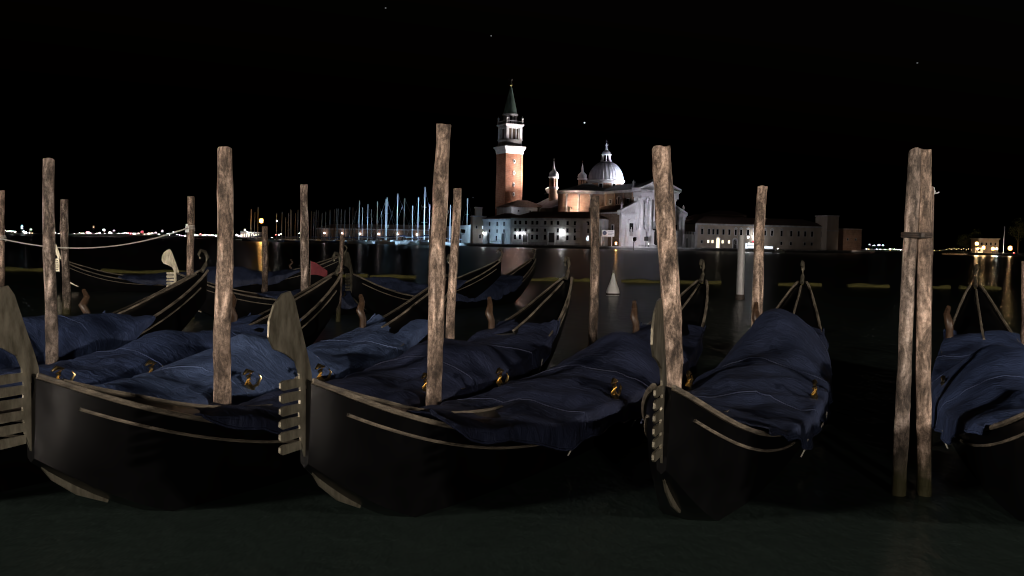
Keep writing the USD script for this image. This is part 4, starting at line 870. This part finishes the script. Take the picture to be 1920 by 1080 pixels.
tag(g.build('flagpole', 'white_paint'), 'tall bare flagpole on the right shore between the amber lamps', 'flagpole')
def tree(label, px, Y, h, r, seed):
    rr = np.random.default_rng(seed); p = col(px, Y); o = thing('shore_tree', label, 'tree', (p[0], p[1], 1.2), seed)
    g = MB(); g.tube([(0, 0, 0), (.1, .1, h * .35), (.0, .2, h * .75)], [.35, .25, .08], 7)
    for k in range(5): a = k * 1.3; g.tube([(0.05, .1, h * (.3 + .08 * k)), (r * .6 * math.cos(a), r * .6 * math.sin(a), h * (.5 + .08 * k))], [.14, .05], 5)
    g.build('trunk', 'bark', o)
    n = 2600; cl = rr.normal(size=(26, 3)); cl /= np.linalg.norm(cl, axis=1, keepdims=True); cl *= rr.uniform(.35, .95, (26, 1)) * np.array([r, r, h * .38])
    c = cl[rr.integers(0, 26, n)] + rr.normal(size=(n, 3)) * r * .2 + np.array([0, 0, h * .62])
    a = rr.normal(size=(n, 3)); b = rr.normal(size=(n, 3)); s = .28
    v = np.stack([c - a * s * .5, c + b * s * .5, c + a * s * .5], 1).reshape(-1, 3)
    g = MB(); g.add(v, np.arange(3 * n).reshape(-1, 3)); g.build('crown', 'leaf', o)
tree('tall dark tree at the right edge of the right shore', 1908, 480, 20, 4.2, 3)
tree('bushy olive tree behind the kiosk on the right shore', 1826, 490, 12, 4.6, 4)
tree('low tree left of the kiosk on the right shore', 1810, 492, 9, 4.0, 5)

# ------------------------------------------------------------------ near: gondolas
PHI = math.radians(23)                    # heading of the row, to the right of the view axis
GROT = PI / 2 - PHI                       # local +x = from bow to stern
SL = 10.7
def sheer(s):
    s = np.asarray(s, float)
    return .42 + np.where(s < 3.8, .74 * np.clip((3.8 - s) / 3.4, 0, 1.1) ** 2.3, 0) + np.where(s > 6.0, 1.12 * np.clip((s - 6.0) / 4.7, 0, 1) ** 2.2, 0)
def keel(s):
    s = np.asarray(s, float)
    return -.22 + np.where(s < 2.3, .80 * np.clip((2.3 - s) / 1.9, 0, 1.1) ** 1.8, 0) + np.where(s > 7.6, 1.25 * np.clip((s - 7.6) / 3.1, 0, 1) ** 1.9, 0)
def beam(s):
    t = np.clip((np.asarray(s, float) - .38) / (SL - .38), 1e-4, 1 - 1e-4)
    return .03 + .68 * np.sin(PI * t ** .93) ** .72

def make_gondola(label, loc, rot, group):
    o = thing('gondola', label, 'gondola', loc, rot, group)
    ss = np.concatenate([np.linspace(.4, 3, 22), np.linspace(3.2, 8, 20), np.linspace(8.2, SL - .05, 20)])
    rings = []
    for s in ss:
        b, zt, zk = float(beam(s)), float(sheer(s)), float(keel(s)); zm = zk + (zt - zk) * .45
        rings.append([(s, -b, zt), (s, -b * .86, zm), (s, -b * .58, zk + .03), (s, 0, zk), (s, b * .58, zk + .03), (s, b * .86, zm), (s, b, zt), (s, b - .035, zt + .012) if b > .05 else (s, b * .5, zt + .012), (s, b * .80, zt - .05), (s, -b * .80, zt - .05), (s, -b + .035, zt + .012) if b > .05 else (s, -b * .5, zt + .012)])
    g = MB(); g.loft(rings); g.build('hull', 'black_lacquer', o, 40)
    for sg in (-1, 1):                    # gunwale mouldings along each side
        ps = [(s, sg * (float(beam(s)) + .012), float(sheer(s)) + .005) for s in ss]
        g = MB(); g.tube(ps, .022, 7); g.build('gunwale', 'worn_rail', o, 40)
        ps = [(s, sg * (float(beam(s)) * .965 + .006), float(sheer(s)) - .13 - .02 * s / 10) for s in ss[2:-2]]
        g = MB(); g.tube(ps, .013, 6); g.build('rub_rail', 'worn_rail', o, 40)
    for nm, a, b_, up in (('foredeck', .55, 3.3, .10), ('stern_deck', 8.3, SL - .25, .12)):
        rings = []
        for s in np.linspace(a, b_, 24):
            bb, z = float(beam(s)) - .04, float(sheer(s)); bb = max(bb, .02)
            k = up * min(1, bb / .3)
            rings.append([(s, -bb, z + .005), (s, -bb * .55, z + k * .7), (s, 0, z + k), (s, bb * .55, z + k * .7), (s, bb, z + .005), (s, 0, z - .03)])
        g = MB(); g.loft(rings); dk = g.build(nm, 'black_lacquer', o, 40)
        rg = MB(); rg.tube([(s, 0, float(sheer(s)) + up * min(1, max(float(beam(s)) - .04, .02) / .3) + .008) for s in np.linspace(a + .1, b_, 20)], .018, 6); rg.build('deck_ridge', 'worn_rail', dk, 40)
    # iron prow head: blade, collar, six teeth and the strip down the stem
    from scipy.interpolate import CubicSpline
    blade = [(.335, 1.22), (.30, 1.30), (.20, 1.36), (.09, 1.40), (.04, 1.48), (.045, 1.58), (.09, 1.68), (.17, 1.745), (.24, 1.76), (.285, 1.70), (.335, 1.56), (.385, 1.42), (.43, 1.30), (.46, 1.20), (.47, 1.05), (.45, .92), (.455, .80), (.50, .66), (.62, .50), (.80, .35), (1.05, .20), (1.02, .15), (.76, .27), (.56, .42), (.42, .60), (.355, .78), (.34, .95), (.35, 1.10)]
    pg = Polygon(blade).buffer(.012, join_style=1).buffer(-.012)
    g = MB(); g.prism(pg, 'y', -.008, .008); pr = g.build('prow_iron', 'steel', o)
    for k in range(6):
        z = 1.155 - k * .083; g = MB(); g.prism([(.36, z - .026), (.18, z - .030), (.155, z - .012), (.155, z + .022), (.18, z + .034), (.36, z + .030)], 'y', -.0085, .0085); g.build('tooth', 'steel', pr)
    g = MB(); g.prism([(.44, 1.03), (.60, 1.02), (.615, 1.05), (.60, 1.08), (.44, 1.07)], 'y', -.0085, .0085); g.build('back_tooth', 'steel', pr)
    # stern curl
    cu = [(SL - .12, 0, 1.50), (SL - .02, 0, 1.62), (SL + .02, 0, 1.74), (SL - .04, 0, 1.84), (SL - .14, 0, 1.86), (SL - .20, 0, 1.79), (SL - .16, 0, 1.73)]
    g = MB(); g.tube(cu, [.035, .032, .03, .028, .026, .022, .016], 8); g.build('stern_curl', 'steel', o, 40)
    # brass sea horses on the sides, oarlock, armrest
    for sg in (-1, 1):
        x, y = 4.6, sg * (float(beam(4.6)) - .03); z = float(sheer(4.6))
        g = MB(); g.tube([(x + .06, y, z), (x + .02, y, z + .07), (x - .05, y, z + .13), (x - .04, y, z + .20), (x + .02, y, z + .25), (x - .06, y, z + .27), (x - .12, y, z + .24)], [.028, .034, .036, .03, .024, .026, .012], 8)
        g.tube([(x + .02, y, z + .08), (x + .12, y, z + .10), (x + .17, y, z + .17), (x + .13, y, z + .21)], [.02, .018, .014, .008], 6); g.build('sea_horse', 'brass', o, 40)
    x, y = 8.6, float(beam(8.6)) - .03; z = float(sheer(8.6))
    g = MB(); g.tube([(x, y, z - .05), (x, y, z + .18), (x - .06, y + .02, z + .30), (x + .05, y + .05, z + .42), (x - .03, y + .03, z + .53)], [.055, .05, .062, .045, .03], 8); g.build('oarlock', 'walnut', o, 40)
    return o

def cover_mesh(seed, s0=2.5, s1=9.0, hump=.34, top=6.4, wid=1.2, fore=.10):
    rr = np.random.default_rng(seed); ns, nq = 90, 41
    S = np.linspace(s0, s1, ns); Q = np.linspace(-1.22, 1.22, nq); ph = rr.uniform(0, 6, 6)
    P = np.zeros((ns, nq, 3))
    for i, s in enumerate(S):
        b = float(beam(s)) + .055; z = float(sheer(s)); e = min(1, (s - s0) / .5, (s1 - s) / .5)
        hh = (.03 + fore + hump * math.exp(-((s - top) / wid) ** 2) + .25 * hump * math.exp(-((s - top + 2.0) / .8) ** 2)) * (.35 + .65 * max(e, 0))
        a = np.abs(Q); inn = np.clip(a, 0, 1)
        zz = z + .055 + hh * (1 - inn ** 1.9) - np.clip(a - 1, 0, 1) * (1.0 * min(1, max(0, (s - s0) / 1.6)) * min(1, max(0, (s1 - s) / .9)) ** .6 + .02)
        yy = np.sign(Q) * np.minimum(a, 1.0 + (a - 1) * .10) * b
        P[i, :, 0] = s; P[i, :, 1] = yy; P[i, :, 2] = zz
    nz = meshkit.fbm(P * np.array([1.6, 3.0, 2.0]) + seed * 3.1, 4, seed) - .5
    crease = -np.abs(np.sin(P[..., 0] * 3.1 + P[..., 1] * 2.2 + ph[5] + 5 * nz)) ** .5 * .022 - np.abs(np.sin(P[..., 0] * 1.3 - P[..., 1] * 3.4 + ph[0] + 4 * nz)) ** .45 * .025 + .03
    fold = crease + np.sin(P[..., 0] * 9 + P[..., 1] * 6 + ph[0] + 3 * nz) * .012 + np.sin(P[..., 0] * 4.2 - P[..., 1] * 8 + ph[1] + 4 * nz) * .015
    P[..., 2] += nz * .10 + fold
    P[..., 1] += np.where(np.abs(Q) > 1.0, np.sign(Q) * np.sin(P[..., 0] * 11 + ph[2]) * .02 * (np.abs(Q) - 1) / .2, 0)
    P[:, -1, 2] += .04 * np.sin(S * 5 + ph[3]); P[:, 0, 2] += .04 * np.sin(S * 4 + ph[4])
    top_ = P.reshape(-1, 3); bot = top_ - np.array([0, 0, .015]); N = ns * nq
    q = [[i * nq + j, (i + 1) * nq + j, (i + 1) * nq + j + 1, i * nq + j + 1] for i in range(ns - 1) for j in range(nq - 1)]
    qb = [[d + N for d in r[::-1]] for r in q]
    edge = [j for j in range(nq)] + [i * nq + nq - 1 for i in range(1, ns)] + [(ns - 1) * nq + j for j in range(nq - 2, -1, -1)] + [i * nq for i in range(ns - 2, 0, -1)]
    qs = [[a, b, b + N, a + N] for a, b in zip(edge, edge[1:] + edge[:1])]
    seams = [P[i_, 1:-1] + [0, 0, .004] for i_ in (int(ns * .3), int(ns * .55), int(ns * .8))]
    hems = [P[:, 0], P[:, -1]]
    return MB().add(np.vstack([top_, bot]), q + qb + qs), seams, hems

def build_cover(o, mt, seed, **kw):
    mb, seams, hems = cover_mesh(seed, **kw)
    mb.build('tarpaulin', mt, o, 50)
    for p in seams: g = MB(); g.tube(p, .006, 5); g.build('seam', mt, o)
    for p in hems: g = MB(); g.tube(p, .010, 5); g.build('hem', mt, o)

ROW = [  # lateral bow position, label, cover spec, cover label
    (-9.3, 'black gondola mostly outside the left edge, only its stern showing', dict(hump=.36, top=7.2, fore=.03), 'blue_tarp', 'blue cover on the gondola whose stern shows at the far left'),
    (-7.2, 'black gondola behind the leftmost tall pole, bow outside the picture', dict(hump=.30, top=6.8, fore=.02, wid=.9), 'blue_tarp', 'blue cover lit brightest, on the gondola behind the leftmost tall pole'),
    (-5.15, 'black gondola behind the thick pole in the left third, bow outside the picture', dict(hump=.42, top=5.4, fore=.04, wid=.9), 'pale_tarp', 'bright blue cover behind the thick pole in the left third'),
    (-3.33, 'black gondola with its iron prow head cut by the left edge', dict(s0=1.5, hump=.34, top=6.3, fore=.03, wid=.9), 'navy_tarp', 'navy cover on the gondola whose prow is cut by the left edge'),
    (-1.53, 'black gondola whose toothed iron prow head stands left of the middle', dict(s0=1.35, hump=.40, top=6.6, fore=.03, wid=.9), 'navy_tarp', 'navy cover on the gondola whose toothed prow stands left of the middle'),
    (.86, 'black gondola with its prow iron seen edge-on before the thick right pole', dict(s0=1.9, hump=.62, top=7.3, fore=.05, wid=1.0), 'dull_tarp', 'blue tented cover on the gondola with the edge-on prow'),
    (3.62, 'black gondola at the right edge beyond the twin poles', dict(s0=1.6, hump=.50, top=4.8, fore=.06), 'blue_tarp', 'blue cover on the gondola at the right edge'),
]
gd = None
axis = np.array([math.cos(GROT), math.sin(GROT), 0])
for i, (x, lab, spec, mt, clab) in enumerate(ROW):
    loc = np.array([x, 5.7 + (.12 * ((i * 3) % 3 - 1)), 0.0]); rot = GROT + math.radians((.6, -.5, .3, -.6, -3.2, .5, -.4)[i])
    if gd is None: gd = make_gondola(lab, loc, rot, 'gondolas moored side by side')
    else: dup(gd, loc, rot, lab)
    o = thing('gondola_cover', clab, 'boat cover', loc, rot, 'covers on the gondolas')
    build_cover(o, mt, 11 + i, **spec)
    for k, s in enumerate((3.4, 5.0, 6.6, 8.0)):
        b = float(beam(s)); z = float(sheer(s))
        for sg in (-1, 1):
            g = MB(); g.tube([(s, sg * (b + .07), z - .12), (s + .02, sg * (b + .05), z - .22), (s, sg * (b * .96 + .04), z - .3)], .008, 5); g.build('tie_cord', 'rope', o)
# gondolas lying farther out
for (px, Y, rz, lab, clab) in ((640, 24, GROT - .12, 'black gondola lying farther out, left of the centre pole', 'blue cover on the farther gondola left of the centre pole'),
                               (90, 33, GROT - .95, 'black gondola far out at the left under the slack rope', 'blue cover on the gondola far out under the slack rope'),
                               (300, 22.5, GROT - .5, 'black gondola farther out beyond the thin pole with the rope', 'blue cover on the gondola beyond the thin roped pole')):
    loc = col(px, Y); loc[2] = 0
    dup(gd, loc, rz, lab, 'gondolas lying farther out')
    o = thing('gondola_cover', clab, 'boat cover', loc, rz, 'covers on the farther gondolas')
    build_cover(o, 'dull_tarp', int(px), hump=.42, top=6.2)
    g = MB(); g.tube([(5, .72, .35), (5, .74, .25), (5, .7, .15)], .008, 5); g.build('tie_cord', 'rope', o)
# dark red cloth on the stern of the farther gondola
q = col(588, 27.0, 0)
o = thing('red_pennant', 'small dark red pennant on a stick beside the pole left of the middle', 'flag', (q[0], q[1], 0), 0)
g = MB(); g.tube([(-.12, 0, -1), (-.12, 0, .8), (-.10, 0, 1.45)], [.02, .018, .012], 6); g.build('stick', 'walnut', o)
S, T = np.meshgrid(np.linspace(0, 1, 16), np.linspace(0, 1, 10), indexing='ij')
P = np.stack([-.11 + S * .5, .05 * np.sin(S * 7) * S, 1.42 - T * .42 * (1 - .5 * S) - .28 * S ** 1.5], -1)
f = [[i * 10 + j, (i + 1) * 10 + j, (i + 1) * 10 + j + 1, i * 10 + j + 1] for i in range(15) for j in range(9)]
g = MB(); g.add(P.reshape(-1, 3), f); g.add((P + [0, .012, 0]).reshape(-1, 3), [r[::-1] for r in f]); g.build('cloth', 'red_cloth', o, 60)

# ------------------------------------------------------------------ mooring poles
def pole(label, top, low, Y, d, seed, flat=.02, group='mooring poles', mat='timber', name='mooring_pole'):
    """top=(px,py) of the head, low=(px,py) a lower point of its axis"""
    rr = np.random.default_rng(seed); a = at(top[0], top[1], Y); b = at(low[0], low[1], Y)
    k = (a[2] + 1.6) / max(a[2] - b[2], .2); b = a + (b - a) * k
    nr, ns = 64, 22; T = np.linspace(0, 1, nr); ang = np.arange(ns) * 2 * PI / ns
    H = a[2] + 1.6; rings = np.zeros((nr, ns, 3)); bend = np.clip(rr.normal(size=4), -1.2, 1.2) * .12 * d
    for i, t in enumerate(T):
        c = b + (a - b) * t; c = c + np.array([bend[0] * math.sin(t * 5 + bend[1] * 20) + .07 * d * math.sin(t * 11 + seed), bend[2] * math.sin(t * 4), 0]) * (1 - t * .2)
        r = d / 2 * (1.08 - .16 * t)
        rings[i, :, 0] = c[0] + r * np.cos(ang); rings[i, :, 1] = c[1] + r * np.sin(ang); rings[i, :, 2] = c[2]
    nz = meshkit.fbm(rings * np.array([7, 7, 2.2]) + seed * 7.7, 4, seed) - .5
    ctr = rings.mean(1, keepdims=True); rad = rings - ctr; rad[..., 2] = 0
    rings = rings + rad * nz[..., None] * .42
    # chipped head
    rings[-1, :, 2] += (meshkit.noise(rings[-1] * 14 + seed) - .5) * .05
    last = rings[-1].copy(); inner = last * .5 + last.mean(0) * .5; inner[:, 2] += .012
    rings = np.concatenate([rings, [last * .93 + last.mean(0) * .07 + [0, 0, .012]], [inner]], 0)
    org = np.array([a[0], a[1], 0.0])
    x = thing(name, label, 'pole', org, 0, group)
    g = MB(); g.loft(rings - org); g.build('timber', mat, x, 45)
    return x
PL = [
    ('mooring pole at the extreme left edge, with the rope tied to it', (4, 358), (2, 520), 22.0, .150, 1),
    ('tall mooring pole near the left edge, leaning slightly right', (91, 299), (97, 720), 11.4, .145, 2),
    ('thin short mooring pole just right of the tall left one', (122, 375), (122, 590), 23.6, .205, 3),
    ('thin mooring pole with the rope fastened near its head', (357, 369), (357, 598), 23.0, .185, 4),
    ('thick pale mooring pole in the left third, standing behind a gondola', (419, 281), (421, 765), 8.92, .165, 5),
    ('mooring pole directly under the orange beacon light', (498, 425), (497, 575), 27.0, .185, 6),
    ('slim straight mooring pole left of the marina masts', (571, 348), (571, 580), 16.6, .155, 7),
    ('thinnest mooring pole, in front of the marina warehouse', (641, 442), (635, 600), 23.0, .115, 8),
    ('tallest and brightest mooring pole at the centre, leaning left at its foot', (828, 234), (812, 800), 9.25, .165, 9),
    ('mooring pole right behind the central tall pole', (855, 355), (846, 620), 13.6, .135, 10),
    ('dark slim pole peeping out left of the central tall pole', (808, 430), (806, 545), 30.0, .14, 11),
    ('mooring pole in front of the church flank', (1116, 370), (1113, 650), 14.1, .145, 12),
    ('thick mooring pole in front of the church front', (1247, 278), (1260, 830), 10.0, .225, 13),
    ('mooring pole in front of the monastery range', (1431, 350), (1410, 712), 14.0, .165, 14),
    ('left one of the twin strapped poles at right', (1712, 283), (1689, 900), 7.68, .118, 15),
    ('right one of the twin strapped poles at right', (1729, 284), (1734, 915), 7.68, .122, 16),
    ('darker pole half hidden behind the twin poles', (1745, 352), (1738, 640), 9.6, .10, 17),
    ('thin mooring pole cut by the right edge', (1919, 490), (1918, 690), 16.0, .085, 18),
]
for lab, t, lo, Y, d, sd in PL: pole(lab, t, lo, Y, d, sd, mat={6: 'dark_timber', 11: 'dark_timber', 12: 'dark_timber', 17: 'dark_timber', 8: 'dark_timber', 3: 'grey_timber', 2: 'grey_timber', 15: 'grey_timber', 7: 'grey_timber'}.get(sd, 'timber'))
# steel pile
a = at(1391, 441, 36); b = at(1390, 560, 36)
o = thing('steel_pile', 'smooth grey steel pile left of the pole before the monastery', 'pile', (a[0], a[1], 0))
g = MB(); g.lathe([(.15, -2), (.15, a[2] - .02), (.135, a[2])], (0, 0, 0), 20); g.build('tube', 'galvanised', o, 40)
g = MB(); g.lathe([(.175, -.3), (.19, -.1), (.19, .12), (.175, .2)], (0, 0, 0), 20); g.build('collar', 'iron', o)
# strap round the twin poles, hook on the pole behind
a = at(1719, 441, 7.69)
o = thing('iron_strap', 'dark iron strap holding the twin poles together', 'strap', tuple(a))
L = []
for t in np.linspace(0, 2 * PI, 40):
    L.append((.105 * np.sign(math.cos(t)) * abs(math.cos(t)) ** .7, .088 * math.sin(t), 0))
g = MB()
for dz in (-.014, 0, .014): g.tube([(x * 1.1, y * 1.12, dz) for x, y, _ in L], .011, 6)
g.build('band', 'iron', o); g = MB(); g.box((.0, -.108, 0), (.03, .02, .035)); g.build('bolt', 'iron', o)
a = at(1751, 362, 9.6)
g = MB(); g.tube([(-.06, 0, -.10), (-.02, 0, -.04), (.0, -.02, .02), (-.01, -.02, .05), (-.05, -.02, .06), (-.08, -.01, .04)], .013, 7); g.tube([(-.05, 0, -.02), (.03, -.01, .0), (.05, -.01, .01)], .008, 6); g.move(0, tuple(a))
tag(g.build('mooring_hook', 'galvanised'), 'bent iron hook near the head of the dark pole behind the twin poles', 'hook')
# slack rope between two poles
a, b = at(4, 447, 21.95), at(355, 427, 22.9); T = np.linspace(0, 1, 40)
pts = [a + (b - a) * t - np.array([0, .08, 4 * .36 * t * (1 - t)]) for t in T]
g = MB(); g.tube(pts, .017, 7); 
rp = thing('mooring_rope', 'pale slack rope hanging between two thin poles at left', 'rope'); g.build('rope', 'rope', rp, 60)
for c, d in ((a, .17), (b, .2)):
    g = MB(); t = np.linspace(0, 6 * PI, 60); cc = c + np.array([-.0, .0, 0])
    cx = at(4, 447, 22.0) if d < .18 else at(357, 427, 23.0)
    g.tube([(cx[0] + d / 2 * math.cos(q), cx[1] + d / 2 * math.sin(q), cx[2] - .06 + .02 * q / PI) for q in t], .016, 6); g.build('knot', 'rope', rp, 60)
a = at(351, 430, 22.88)
g = MB(); g.box((0, 0, 0), (.09, .03, .15)); g.box((0, -.02, .11), (.05, .02, .05)); g.move(0, tuple(a)); tag(g.build('pole_tag', 'white_paint'), 'small pale tag nailed to the roped pole', 'tag')
# floating timber boom, in lengths
for i, (x0, x1) in enumerate(((0, 88), (190, 350), (372, 470), (540, 560), (612, 690), (694, 780), (864, 948), (962, 1048), (1075, 1110), (1165, 1240), (1272, 1352), (1458, 1540), (1588, 1666), (1725, 1780), (1800, 1876))):
    p0, p1 = col(x0, 50, .05), col(x1, 50, .05)
    g = MB(); n = 14; T = np.linspace(0, 1, n)
    g.tube([p0 + (p1 - p0) * t + np.array([0, .05 * math.sin(t * 5 + i), .03 * math.sin(t * 7 + i * 2)]) for t in T], [.13 + .02 * math.sin(t * 9 + i) for t in T], 9)
    tag(g.build('floating_log', 'algae_wood', None, 40), f'{ORD[i]} algae-green floating log from the left in the boom across the dark water', 'log', 'floating logs of the boom')
# white conical buoy
q = col(1149, 37.0)
o = thing('marker_buoy', 'white teardrop-shaped buoy floating right of the pole before the church flank', 'buoy', (q[0], q[1], 0))
g = MB(); g.lathe([(.05, -.3), (.2, -.2), (.27, 0), (.28, .12), (.24, .28), (.15, .5), (.09, .68), (.05, .86), (.03, .92)], (0, 0, 0), 20); g.build('float', 'white_paint', o, 40)
g = MB(); g.lathe([(.285, .02), (.292, .06), (.285, .1)], (0, 0, 0), 20); g.build('band', 'iron', o); 
g = MB(); g.tube([(.05 * math.cos(t), 0, .96 + .05 * math.sin(t)) for t in np.linspace(-1.57, 4.7, 14)], .012, 6); g.build('ring', 'galvanised', o)

# ------------------------------------------------------------------ the quay lamps behind the camera, which light the poles
def quay_lamp(label, x, y):
    o = thing('quay_lamp', label, 'street lamp', (x, y, .7), 0, 'three-armed lamps on the near quay')
    g = MB(); g.lathe([(.35, 0), (.35, .25), (.2, .4), (.13, 1.2), (.09, 1.4), (.07, 5.2), (.1, 5.3)], (0, 0, 0), 14); g.build('post', 'lamp_post_paint', o, 40)
    for k in range(3):
        a = 2 * PI * k / 3 + .5; c, s = math.cos(a), math.sin(a)
        g = MB(); g.tube([(0, 0, 4.9), (.35 * c, .35 * s, 5.05), (.7 * c, .7 * s, 4.95), (.75 * c, .75 * s, 5.15)], .03, 7); g.build('arm', 'lamp_post_paint', o)
        g = MB(); g.lathe([(.02, 5.15), (.14, 5.25), (.2, 5.65), (.08, 5.75)], (.75 * c, .75 * s, 0), 12); ln = g.build('lantern', 'lamp_warm', o)
        g = MB(); g.lathe([(.23, 5.66), (.12, 5.85), (.03, 5.95)], (.75 * c, .75 * s, 0.1), 12); g.build('hood', 'lamp_post_paint', ln)
quay_lamp('three-armed quay lamp behind the viewer, to the left', -20, -8)
quay_lamp('three-armed quay lamp behind the viewer, to the right', 23, -8)
quay_lamp('three-armed quay lamp farther behind the viewer', 3, -34)
